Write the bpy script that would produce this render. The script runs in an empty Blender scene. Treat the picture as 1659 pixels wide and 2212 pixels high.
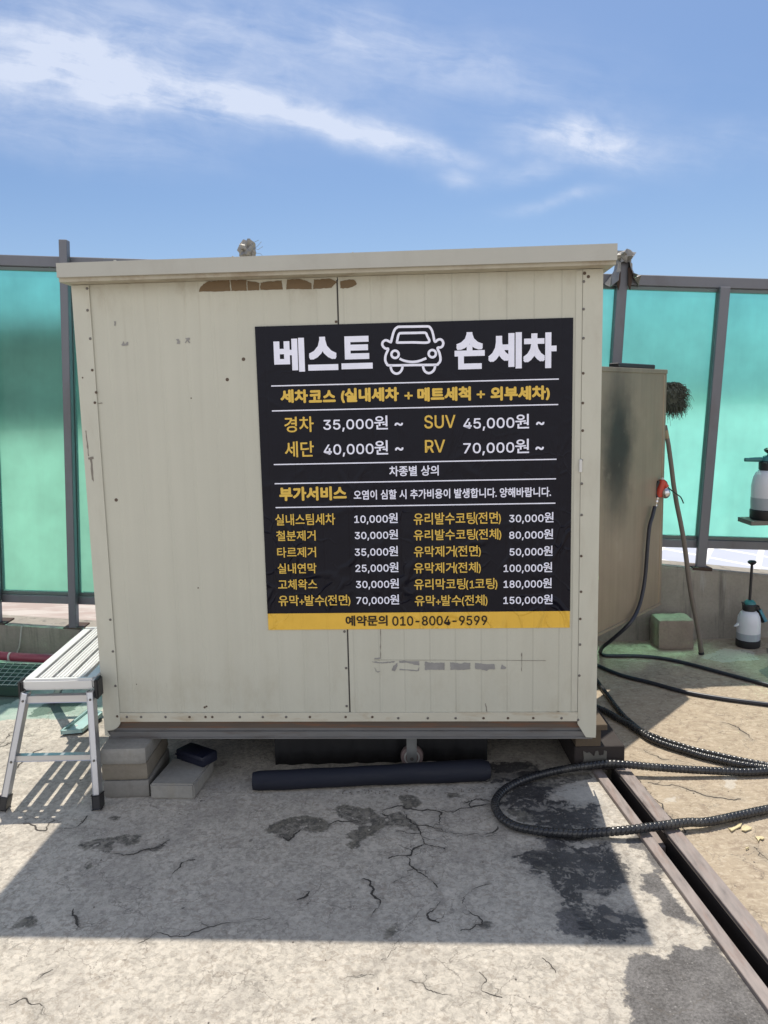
import bpy, bmesh, math, random
import numpy as np
from mathutils import Vector, Matrix
random.seed(7)
S = bpy.context.scene
C = S.collection

# ------------------------------------------------------------------ camera
FPX, CX, CY, EYE = 1662.0, 829.5, 1106.0, 1.5       # photo measured on a 1659 x 2212 grid
PITCH, ROLL = math.atan(228 / 1662), math.radians(-1.3)
_R0 = np.array([1, 0, 0.]); _U0 = np.array([0, math.sin(PITCH), math.cos(PITCH)]); FW = np.array([0, math.cos(PITCH), -math.sin(PITCH)])
RT = math.cos(ROLL) * _R0 + math.sin(ROLL) * _U0
UP = -math.sin(ROLL) * _R0 + math.cos(ROLL) * _U0
cam = bpy.data.cameras.new('camera'); co = bpy.data.objects.new('camera', cam); C.objects.link(co)
cam.sensor_fit = 'VERTICAL'; cam.sensor_height = 24; cam.lens = FPX / 2212 * 24
cam.clip_start = .05; cam.clip_end = 6000
m = Matrix.Identity(4)
for i in range(3):
    m[i][0] = RT[i]; m[i][1] = UP[i]; m[i][2] = -FW[i]
m[0][3], m[1][3], m[2][3] = 0, 0, EYE
co.matrix_world = m
S.camera = co

# ------------------------------------------------------------------ light
S.view_settings.view_transform = 'Standard'; S.view_settings.look = 'None'
S.view_settings.gamma = 1; S.view_settings.use_curve_mapping = False
S.view_settings.exposure = 0.62
SUN = Vector((.05, .395, 1)).normalized()            # towards the sun
sl = bpy.data.lights.new('sun', 'SUN'); sl.energy = 3.25; sl.angle = math.radians(.55); sl.color = (1, .93, .82)
so = bpy.data.objects.new('sun', sl); C.objects.link(so)
so.rotation_euler = SUN.to_track_quat('Z', 'Y').to_euler(); so.location = (0, 3, 8)
W = bpy.data.worlds.new('World'); S.world = W; W.use_nodes = True


class N:
    """small helper round a node tree"""
    def __init__(s, nt): s.nt = nt
    def new(s, t, **kw):
        n = s.nt.nodes.new(t)
        for k, v in kw.items(): setattr(n, k, v)
        return n
    def put(s, sock, v):
        if isinstance(v, bpy.types.NodeSocket): s.nt.links.new(v, sock)
        elif v is not None: sock.default_value = v
    def m(s, op, a, b=None, c=None, clamp=False):
        n = s.new('ShaderNodeMath', operation=op, use_clamp=clamp)
        for i, v in enumerate((a, b, c)):
            if v is not None: s.put(n.inputs[i], v)
        return n.outputs[0]
    def v(s, op, a, b=None, sc=None):
        n = s.new('ShaderNodeVectorMath', operation=op)
        s.put(n.inputs[0], a)
        if b is not None: s.put(n.inputs[1], b)
        if sc is not None: s.put(n.inputs['Scale'], sc)
        return n.outputs[1] if op in ('LENGTH', 'DOT_PRODUCT') else n.outputs[0]
    def sep(s, v):
        n = s.new('ShaderNodeSeparateXYZ'); s.put(n.inputs[0], v); return n.outputs
    def comb(s, x, y, z):
        n = s.new('ShaderNodeCombineXYZ')
        for i, q in enumerate((x, y, z)): s.put(n.inputs[i], q)
        return n.outputs[0]
    def ss(s, v, lo, hi):
        n = s.new('ShaderNodeMapRange', interpolation_type='SMOOTHSTEP')
        s.put(n.inputs[0], v); s.put(n.inputs[1], lo); s.put(n.inputs[2], hi)
        return n.outputs[0]
    def noise(s, vec, scale, detail=4, rough=.55, dist=0, out=0):
        n = s.new('ShaderNodeTexNoise'); s.put(n.inputs['Vector'], vec)
        n.inputs['Scale'].default_value = scale; n.inputs['Detail'].default_value = detail
        n.inputs['Roughness'].default_value = rough; n.inputs['Distortion'].default_value = dist
        return n.outputs[out]
    def voro(s, vec, scale, feature='F1', out='Distance', rnd=1):
        n = s.new('ShaderNodeTexVoronoi', feature=feature); s.put(n.inputs['Vector'], vec)
        n.inputs['Scale'].default_value = scale; n.inputs['Randomness'].default_value = rnd
        return n.outputs[out]
    def mix(s, f, a, b, mode='MIX'):
        n = s.new('ShaderNodeMix', data_type='RGBA', blend_type=mode)
        s.put(n.inputs[0], f)
        for i, q in ((6, a), (7, b)):
            if isinstance(q, (tuple, list)): q = (*q[:3], 1)
            s.put(n.inputs[i], q)
        return n.outputs[2]
    def obj(s):
        return s.new('ShaderNodeTexCoord').outputs['Object']
    def mapv(s, vec, sc=(1, 1, 1), loc=(0, 0, 0)):
        n = s.new('ShaderNodeMapping'); s.put(n.inputs[0], vec)
        n.inputs['Scale'].default_value = sc; n.inputs['Location'].default_value = loc
        return n.outputs[0]
    def bump(s, h, strength=.3, dist=.01):
        n = s.new('ShaderNodeBump'); s.put(n.inputs['Height'], h)
        n.inputs['Strength'].default_value = strength; n.inputs['Distance'].default_value = dist
        return n.outputs[0]
    def attr(s, name):
        return s.new('ShaderNodeAttribute', attribute_name=name).outputs['Fac']


# sky: Nishita plus thin cirrus in direction space
w = N(W.node_tree); W.node_tree.nodes.clear()
sky = w.new('ShaderNodeTexSky', sky_type='NISHITA'); sky.sun_disc = False
sky.sun_elevation = math.asin(SUN.z); sky.sun_rotation = math.atan2(SUN.x, SUN.y)
sky.air_density = 1.0; sky.dust_density = 2.0; sky.ozone_density = 1.6
d = w.new('ShaderNodeTexCoord').outputs['Generated']
dx, dy, dz = w.sep(d)
yy = w.m('MAXIMUM', dy, .05)
gx = w.m('DIVIDE', dx, yy); gz = w.m('DIVIDE', dz, yy)
gvec = w.comb(gx, gz, 0)
warp = w.v('SCALE', w.v('SUBTRACT', w.noise(gvec, 5, 4, .6, out=1), (.5, .5, .5)), sc=.07)
gp = w.v('ADD', gvec, warp)


def blob(cx, cy, rx, ry, ang, amp, pw=1.0):
    a = math.radians(ang); c, s_ = math.cos(a), math.sin(a)
    q = w.v('SUBTRACT', gp, (cx, cy, 0)); x, y, _ = w.sep(q)
    u = w.m('ADD', w.m('MULTIPLY', x, c / rx), w.m('MULTIPLY', y, s_ / rx))
    v = w.m('ADD', w.m('MULTIPLY', x, -s_ / ry), w.m('MULTIPLY', y, c / ry))
    r = w.m('ADD', w.m('MULTIPLY', u, u), w.m('MULTIPLY', v, v))
    return w.m('MULTIPLY', w.m('EXPONENT', w.m('MULTIPLY', r, -1.0)), amp)


BL = [(-.42, .425, .20, .052, -7, .64), (-.24, .385, .20, .030, -9, .56), (-.05, .343, .13, .015, -14, .58), (.02, .328, .09, .012, -16, .55),
      (.265, .318, .062, .024, -10, .95), (.20, .325, .05, .02, -8, .4), (.10, .275, .025, .012, -20, .3), (.22, .245, .055, .010, 10, .32),
      (-.15, .45, .36, .05, -8, .30), (.05, .42, .2, .03, -14, .2), (.19, .283, .05, .010, 6, .25), (-.36, .33, .16, .03, -8, .22), (.4, .31, .16, .03, 0, .14)]
tot = 0
for b in BL: tot = w.m('ADD', blob(*b), tot)
ca, sa = math.cos(math.radians(-11)), math.sin(math.radians(-11))
rx_ = w.m('ADD', w.m('MULTIPLY', gx, ca), w.m('MULTIPLY', gz, sa)); ry_ = w.m('ADD', w.m('MULTIPLY', gx, -sa), w.m('MULTIPLY', gz, ca))
streak = w.noise(w.comb(w.m('MULTIPLY', rx_, 3), w.m('MULTIPLY', ry_, 13), 3.1), 1.5, 6, .58, .35)
puff = w.noise(gvec, 16, 5, .6, .4)
wisp = w.ss(w.noise(w.v('ADD', w.comb(w.m('MULTIPLY', rx_, 7), w.m('MULTIPLY', ry_, 26), 1.7), w.v('SCALE', warp, sc=14)), 1.2, 7, .62, .5), .3, .75)
den = w.m('MULTIPLY', tot, w.m('ADD', w.m('ADD', w.m('MULTIPLY', w.ss(streak, .25, .8), .75), w.m('MULTIPLY', w.ss(puff, .3, .75), .45)), w.m('ADD', w.m('MULTIPLY', wisp, .80), .0)))
den = w.m('MINIMUM', w.m('MULTIPLY', den, w.ss(dy, .05, .3)), .80)
skc = w.mix(1.0, sky.outputs[0], (.80, .985, 1.20), 'MULTIPLY')
bg = w.new('ShaderNodeBackground'); bg.inputs[1].default_value = .066
skc = w.mix(w.m('MULTIPLY', w.ss(dz, .30, -.02), .55), skc, (5.6, 7.7, 10.6))
skc = w.mix(den, skc, (7.8, 8.4, 9.8))
# added fill light: unseen bright haze low behind the viewer, thinner sheet overhead
lowb = w.m('MULTIPLY', w.m('MULTIPLY', w.ss(dy, .05, -.4), w.ss(dz, -.05, .06)), w.m('SUBTRACT', 1.0, w.ss(dz, .45, .8)))
over = w.m('MAXIMUM', w.m('MULTIPLY', w.ss(dz, .47, .72), .16), lowb)
over = w.m('MULTIPLY', over, w.m('ADD', .62, w.m('MULTIPLY', w.noise(d, 3, 5, .6), .5)), clamp=True)
w.put(bg.inputs[0], w.mix(over, skc, (12.2, 12.3, 12.8)))
wo = w.new('ShaderNodeOutputWorld'); W.node_tree.links.new(bg.outputs[0], wo.inputs[0])

# ------------------------------------------------------------------ measuring helpers
def ray(u, v): return FW + RT * (u - CX) / FPX - UP * (v - CY) / FPX
def gr(u, v, z=0.):
    q = ray(u, v); t = (z - EYE) / q[2]; return Vector((t * q[0], t * q[1], z))
def at(u, v, Y):
    q = ray(u, v); t = Y / q[1]; return Vector((t * q[0], Y, EYE + t * q[2]))


CY0, CYAW = 2.88, math.radians(-3)
_cs, _sn = math.cos(CYAW), math.sin(CYAW)
def F(u, v, off=0.):
    """photo point -> (across, height) on the booth's front plane (off metres in front of it)"""
    q = ray(u, v); n = np.array([-_sn, _cs, 0]); o = np.array([0, CY0, 0]) - n * off
    t = (n @ o) / (n @ q); P = np.array([0, 0, EYE]) + t * q
    return float((P - o) @ np.array([_cs, _sn, 0])), float(P[2])


FY, FT = 4.78, math.radians(3.0)
def FL(u, v, Y=FY):
    """photo point -> fence's own axes"""
    p = at(u, v, Y); x, z = p.x, p.z
    c, s_ = math.cos(FT), math.sin(FT)
    return x * c - z * s_, x * s_ + z * c

# ------------------------------------------------------------------ mesh helpers
def box(bm, lo, hi, bev=0., seg=1):
    r = bmesh.ops.create_cube(bm, size=1); vs = r['verts']
    for v in vs:
        for i in range(3): v.co[i] = lo[i] + (v.co[i] + .5) * (hi[i] - lo[i])
    if bev:
        es = list({e for v in vs for e in v.link_edges})
        bmesh.ops.bevel(bm, geom=es, offset=bev, segments=seg, affect='EDGES', profile=.5, clamp_overlap=True)


def beam(bm, p, q, wd, ht, up=(0, 0, 1), bev=0.):
    p, q = Vector(p), Vector(q); d = (q - p); L = d.length; d.normalize()
    s_ = d.cross(Vector(up)).normalized(); u = s_.cross(d)
    r = bmesh.ops.create_cube(bm, size=1); vs = r['verts']
    for v in vs:
        c = v.co.copy(); v.co = p + d * (c.x + .5) * L + s_ * c.y * wd + u * c.z * ht
    if bev:
        es = list({e for v in vs for e in v.link_edges})
        bmesh.ops.bevel(bm, geom=es, offset=bev, segments=1, affect='EDGES', clamp_overlap=True)


def resample(pts, step):
    pts = [Vector(p) for p in pts]
    P = [pts[0] * 2 - pts[1]] + pts + [pts[-1] * 2 - pts[-2]]
    dense = []
    for i in range(1, len(P) - 2):
        a, b, c, e = P[i - 1:i + 3]
        for k in range(24):
            t = k / 24
            dense.append(.5 * ((2 * b) + (c - a) * t + (2 * a - 5 * b + 4 * c - e) * t * t + (3 * b - a - 3 * c + e) * t ** 3))
    dense.append(pts[-1])
    out = [dense[0]]; acc = 0
    for i in range(1, len(dense)):
        a, b = dense[i - 1], dense[i]; L = (b - a).length
        while acc + L >= step:
            t = (step - acc) / L; a = a.lerp(b, t); out.append(a.copy()); L = (b - a).length; acc = 0
        acc += L
    out.append(dense[-1])
    return out


def tube(bm, pts, rad, seg=10, rf=None, cap=True):
    pts = [Vector(p) for p in pts]; n = len(pts); rings = []
    nrm = None; s = 0
    for i, p in enumerate(pts):
        t = (pts[min(i + 1, n - 1)] - pts[max(i - 1, 0)]).normalized()
        if nrm is None:
            nrm = t.orthogonal().normalized()
        nrm = (nrm - t * nrm.dot(t)).normalized(); b = t.cross(nrm)
        if i: s += (p - pts[i - 1]).length
        ring = []
        for k in range(seg):
            a = 2 * math.pi * k / seg
            r = rad if rf is None else rf(s, a)
            ring.append(bm.verts.new(p + (nrm * math.cos(a) + b * math.sin(a)) * r))
        rings.append(ring)
    for i in range(n - 1):
        for k in range(seg):
            bm.faces.new((rings[i][k], rings[i][(k + 1) % seg], rings[i + 1][(k + 1) % seg], rings[i + 1][k]))
    if cap:
        bm.faces.new(rings[0][::-1]); bm.faces.new(rings[-1])


def lathe(bm, prof, c=(0, 0, 0), seg=24, axis='Z'):
    c = Vector(c); rings = []
    for r, h in prof:
        ring = []
        for k in range(seg):
            a = 2 * math.pi * k / seg
            if axis == 'Z': p = Vector((r * math.cos(a), r * math.sin(a), h))
            else: p = Vector((r * math.cos(a), h, r * math.sin(a)))
            ring.append(bm.verts.new(c + p))
        rings.append(ring)
    for i in range(len(rings) - 1):
        for k in range(seg):
            bm.faces.new((rings[i][k], rings[i][(k + 1) % seg], rings[i + 1][(k + 1) % seg], rings[i + 1][k]))
    bm.faces.new(rings[0]); bm.faces.new(rings[-1])


def prism(bm, poly, y0, y1):
    """polygon in x,z pulled from y0 to y1"""
    a = [bm.verts.new((x, y0, z)) for x, z in poly]; b = [bm.verts.new((x, y1, z)) for x, z in poly]
    n = len(poly); bm.faces.new(a); bm.faces.new(b[::-1])
    for i in range(n): bm.faces.new((a[i], b[i], b[(i + 1) % n], a[(i + 1) % n]))


def mk(name, bm, mat, parent=None, smooth=False, recalc=True):
    if recalc: bmesh.ops.recalc_face_normals(bm, faces=bm.faces)
    me = bpy.data.meshes.new(name); bm.to_mesh(me); bm.free()
    if smooth:
        for p in me.polygons: p.use_smooth = True
        if smooth != True: me.set_sharp_from_angle(angle=math.radians(smooth))
    me.materials.append(mat)
    o = bpy.data.objects.new(name, me); C.objects.link(o)
    if parent: o.parent = parent
    return o


def tag(o, label, cat, group=None):
    o['label'] = label; o['category'] = cat
    if group: o['group'] = group
    return o


def thing(name, label, cat, loc=(0, 0, 0), rz=0, group=None):
    o = bpy.data.objects.new(name, None); C.objects.link(o); o.location = loc; o.rotation_euler = (0, 0, rz)
    return tag(o, label, cat, group)


def B(): return bmesh.new()

# ------------------------------------------------------------------ materials
def pm(name, col, rough=.6, metal=0., var=.12, scale=8., bump=.0, bscale=60., stretch=(1, 1, 1), dirt=None, dirt_amt=0., spec=.5, coat=0.):
    mt = bpy.data.materials.new(name); mt.use_nodes = True; nt = mt.node_tree; n = N(nt)
    b = nt.nodes['Principled BSDF']
    P = n.mapv(n.obj(), stretch)
    f = n.noise(P, scale, 5, .6)
    f = n.m('MULTIPLY', n.m('SUBTRACT', f, .5), 2 * var)
    c = n.mix(1.0, col, n.comb(n.m('ADD', f, 1.0), n.m('ADD', f, 1.0), n.m('ADD', f, 1.0)), 'MULTIPLY')
    if dirt:
        c = n.mix(n.m('MULTIPLY', n.ss(n.noise(P, scale * .6, 6, .65, .3), .48, .7), dirt_amt), c, dirt)
    n.put(b.inputs['Base Color'], c)
    n.put(b.inputs['Roughness'], n.m('ADD', n.m('MULTIPLY', f, .8), rough, clamp=True))
    b.inputs['Metallic'].default_value = metal; b.inputs['Specular IOR Level'].default_value = spec
    b.inputs['Coat Weight'].default_value = coat
    if bump: n.put(b.inputs['Normal'], n.bump(n.noise(P, bscale, 4, .6), bump, .004))
    return mt


def wall_mat():
    mt = bpy.data.materials.new('painted_sheet'); mt.use_nodes = True; n = N(mt.node_tree); b = mt.node_tree.nodes['Principled BSDF']
    P = n.obj(); x, y, z = n.sep(P)
    big = n.noise(P, 2.2, 4, .6); st = n.noise(n.mapv(P, (26, 26, .7)), 1, 4, .6); fine = n.noise(P, 160, 2, .5)
    ph = n.m('FRACT', n.m('ADD', n.m('MULTIPLY', x, 1 / .0985), .32))
    rib = n.ss(n.m('ABSOLUTE', n.m('SUBTRACT', ph, .5)), .5, .455)         # 1 on the flat, 0 in the crease
    rib2 = n.ss(n.m('ABSOLUTE', n.m('SUBTRACT', n.m('FRACT', n.m('ADD', ph, .88)), .5)), .5, .47)
    k = n.m('ADD', n.m('MULTIPLY', n.m('SUBTRACT', big, .5), .16), n.m('MULTIPLY', n.m('SUBTRACT', st, .5), .13))
    k = n.m('ADD', k, n.m('MULTIPLY', n.m('SUBTRACT', fine, .5), .05))
    crease = n.m('MULTIPLY', n.m('SUBTRACT', 1.0, rib), n.m('ADD', n.m('MULTIPLY', n.m('MULTIPLY', n.noise(n.mapv(P, (6, 6, 2.2)), 1, 3), n.ss(x, -.6, .4)), .26), .005))
    k = n.m('ADD', n.m('SUBTRACT', k, crease), 1.0)
    c = n.mix(1.0, (.505, .50, .42), n.comb(k, k, k), 'MULTIPLY')
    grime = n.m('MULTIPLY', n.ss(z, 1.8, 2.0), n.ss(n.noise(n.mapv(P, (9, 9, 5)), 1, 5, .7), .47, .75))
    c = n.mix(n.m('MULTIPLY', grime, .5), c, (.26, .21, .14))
    drip = n.m('MULTIPLY', n.ss(n.noise(n.mapv(P, (34, 34, .9), (2, 0, 5)), 1, 3, .5), .60, .72), n.ss(z, 1.2, 2.0)); c = n.mix(n.m('MULTIPLY', drip, .24), c, (.30, .26, .19))
    low = n.m('MULTIPLY', n.ss(z, .75, .25), n.ss(n.noise(n.mapv(P, (7, 7, 4), (8, 0, 1)), 1, 6, .7), .45, .75)); c = n.mix(n.m('MULTIPLY', low, .42), c, (.33, .29, .2))
    scr = n.m('MULTIPLY', n.ss(n.noise(n.mapv(P, (60, 60, 7), (1, 0, 9)), 1, 4, .7, .6), .69, .74), n.ss(n.noise(P, 3, 3), .5, .65)); c = n.mix(n.m('MULTIPLY', scr, .5), c, (.25, .23, .18))
    rust = n.m('MULTIPLY', n.ss(z, .28, .2), n.ss(n.noise(n.mapv(P, (5, 5, 22), (3, 0, 0)), 1, 5, .65), .56, .72))
    c = n.mix(n.m('MULTIPLY', rust, .7), c, (.30, .16, .05))
    n.put(b.inputs['Base Color'], c); b.inputs['Roughness'].default_value = .48
    h = n.m('ADD', n.m('MULTIPLY', rib, 1.0), n.m('ADD', n.m('MULTIPLY', rib2, .5), n.m('MULTIPLY', n.noise(n.mapv(P, (1.6, 1.6, .8)), 1, 3), 5.0)))
    n.put(b.inputs['Normal'], n.bump(h, .26, .003))
    return mt


def sign_mat(name, col, wr=1.0, rough=.36):
    mt = bpy.data.materials.new(name); mt.use_nodes = True; n = N(mt.node_tree); b = mt.node_tree.nodes['Principled BSDF']
    P = n.obj(); x, y, z = n.sep(P)
    q = n.v('ADD', P, n.v('SCALE', n.v('SUBTRACT', n.noise(P, 3, 3, .6, out=1), (.5, .5, .5)), sc=.25))
    rid = n.m('SUBTRACT', 1.0, n.ss(n.voro(n.mapv(q, (6.5, 1, 3.5)), 1, 'DISTANCE_TO_EDGE'), 0., .09))
    rid2 = n.m('SUBTRACT', 1.0, n.ss(n.voro(n.mapv(q, (11, 1, 9), (3, 3, 3)), 1, 'DISTANCE_TO_EDGE'), 0., .06))
    low = n.ss(z, 1.45, .85); mask = n.m('MULTIPLY', n.ss(n.noise(P, 4, 3), .42, .62), n.m('ADD', n.m('MULTIPLY', low, .85), .12))
    ph = n.m('FRACT', n.m('ADD', n.m('MULTIPLY', x, 1 / .0985), .32))
    rib = n.ss(n.m('ABSOLUTE', n.m('SUBTRACT', ph, .5)), .5, .42)
    h = n.m('ADD', n.m('MULTIPLY', n.m('MAXIMUM', rid, n.m('MULTIPLY', rid2, .5)), mask), n.m('ADD', n.m('MULTIPLY', rib, .22), n.m('MULTIPLY', n.noise(P, 9, 3), .35)))
    f = n.m('ADD', n.m('MULTIPLY', n.m('SUBTRACT', n.noise(P, 14, 5, .6), .5), .24), 1.0)
    n.put(b.inputs['Base Color'], n.mix(1.0, col, n.comb(f, f, f), 'MULTIPLY'))
    b.inputs['Roughness'].default_value = rough; b.inputs['Specular IOR Level'].default_value = .22
    n.put(b.inputs['Normal'], n.bump(h, .9 * wr, .009))
    return mt


def panel_mat():
    mt = bpy.data.materials.new('frosted_green_sheet'); mt.use_nodes = True; nt = mt.node_tree; n = N(nt); nt.nodes.clear()
    P = n.obj()
    st = n.noise(n.mapv(P, (9, 1, 1.2)), 1, 6, .65, .4); big = n.noise(P, 2.4, 4, .55)
    k = n.m('ADD', n.m('ADD', n.m('MULTIPLY', n.m('SUBTRACT', st, .5), .20), n.m('MULTIPLY', n.m('SUBTRACT', big, .5), .85)), 1.0)
    col = n.mix(1.0, (.16, .66, .52), n.comb(k, k, k), 'MULTIPLY')
    tr = n.new('ShaderNodeBsdfTranslucent'); n.put(tr.inputs[0], col)
    df = n.new('ShaderNodeBsdfDiffuse'); n.put(df.inputs[0], n.mix(1.0, (.10, .42, .34), n.comb(k, k, k), 'MULTIPLY'))
    rf = n.new('ShaderNodeBsdfRefraction'); n.put(rf.inputs['Color'], n.mix(1.0, (.32, .84, .645), n.comb(k, k, k), 'MULTIPLY')); rf.inputs['Roughness'].default_value = .42; rf.inputs['IOR'].default_value = 1.12
    tp = n.new('ShaderNodeBsdfTransparent'); tp.inputs[0].default_value = (.72, .78, .755, 1)
    gl = n.new('ShaderNodeBsdfGlossy'); gl.inputs['Roughness'].default_value = .25
    def mx(f, a, b_):
        x = n.new('ShaderNodeMixShader'); n.put(x.inputs[0], f); nt.links.new(a.outputs[0], x.inputs[1]); nt.links.new(b_.outputs[0], x.inputs[2]); return x
    a = mx(.18, tr, df); a = mx(.88, a, rf); a = mx(.035, a, tp); a = mx(.025, a, gl)
    o = n.new('ShaderNodeOutputMaterial'); nt.links.new(a.outputs[0], o.inputs[0])
    return mt


def concrete_mat(name, col, streak=.5, dark=(.12, .11, .1)):
    mt = bpy.data.materials.new(name); mt.use_nodes = True; n = N(mt.node_tree); b = mt.node_tree.nodes['Principled BSDF']
    P = n.obj()
    f = n.noise(P, 6, 6, .62); g = n.noise(P, 60, 3, .6); s_ = n.noise(n.mapv(P, (13, 13, 1.1)), 1, 5, .65, .3)
    k = n.m('ADD', n.m('ADD', n.m('MULTIPLY', n.m('SUBTRACT', f, .5), .7), n.m('MULTIPLY', n.m('SUBTRACT', g, .5), .35)), 1.0)
    c = n.mix(1.0, col, n.comb(k, k, k), 'MULTIPLY')
    c = n.mix(n.m('MULTIPLY', n.ss(s_, .5, .72), streak), c, dark)
    pale = n.ss(n.noise(n.mapv(P, (17, 17, 1.6), (5, 0, 2)), 1, 4, .6), .62, .74)
    c = n.mix(n.m('MULTIPLY', pale, streak * .5), c, (.42, .42, .4))
    n.put(b.inputs['Base Color'], c); b.inputs['Roughness'].default_value = .85
    n.put(b.inputs['Normal'], n.bump(n.m('ADD', g, n.m('MULTIPLY', f, 1.5)), .4, .006))
    return mt


def steel_brushed():
    mt = bpy.data.materials.new('blotchy_steel'); mt.use_nodes = True; n = N(mt.node_tree); b = mt.node_tree.nodes['Principled BSDF']
    P = n.obj(); f = n.noise(n.mapv(P, (30, 30, 1.5)), 1, 4, .6); g = n.noise(P, 5, 5, .65)
    k = n.m('ADD', n.m('ADD', n.m('MULTIPLY', n.m('SUBTRACT', f, .5), .35), n.m('MULTIPLY', n.m('SUBTRACT', g, .5), .45)), 1.0)
    c = n.mix(1.0, (.33, .275, .20), n.comb(k, k, k), 'MULTIPLY')
    sd_ = n.v('LENGTH', n.v('MULTIPLY', n.v('SUBTRACT', n.v('ADD', P, n.v('SCALE', n.v('SUBTRACT', n.noise(P, 7, 4, .6, out=1), (.5, .5, .5)), sc=.16)), (SPOTX, SPOTY, 1.269)), (1, 1, .50)))
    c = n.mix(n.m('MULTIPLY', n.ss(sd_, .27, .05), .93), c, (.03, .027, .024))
    c = n.mix(n.m('MULTIPLY', n.ss(g, .58, .72),   .35), c, (.38, .34, .27))
    n.put(b.inputs['Base Color'], c); b.inputs['Metallic'].default_value = .55
    n.put(b.inputs['Roughness'], n.m('ADD', n.m('MULTIPLY', g, .25), .36))
    n.put(b.inputs['Normal'], n.bump(n.noise(P, 3.5, 2), .12, .02))
    return mt


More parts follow.
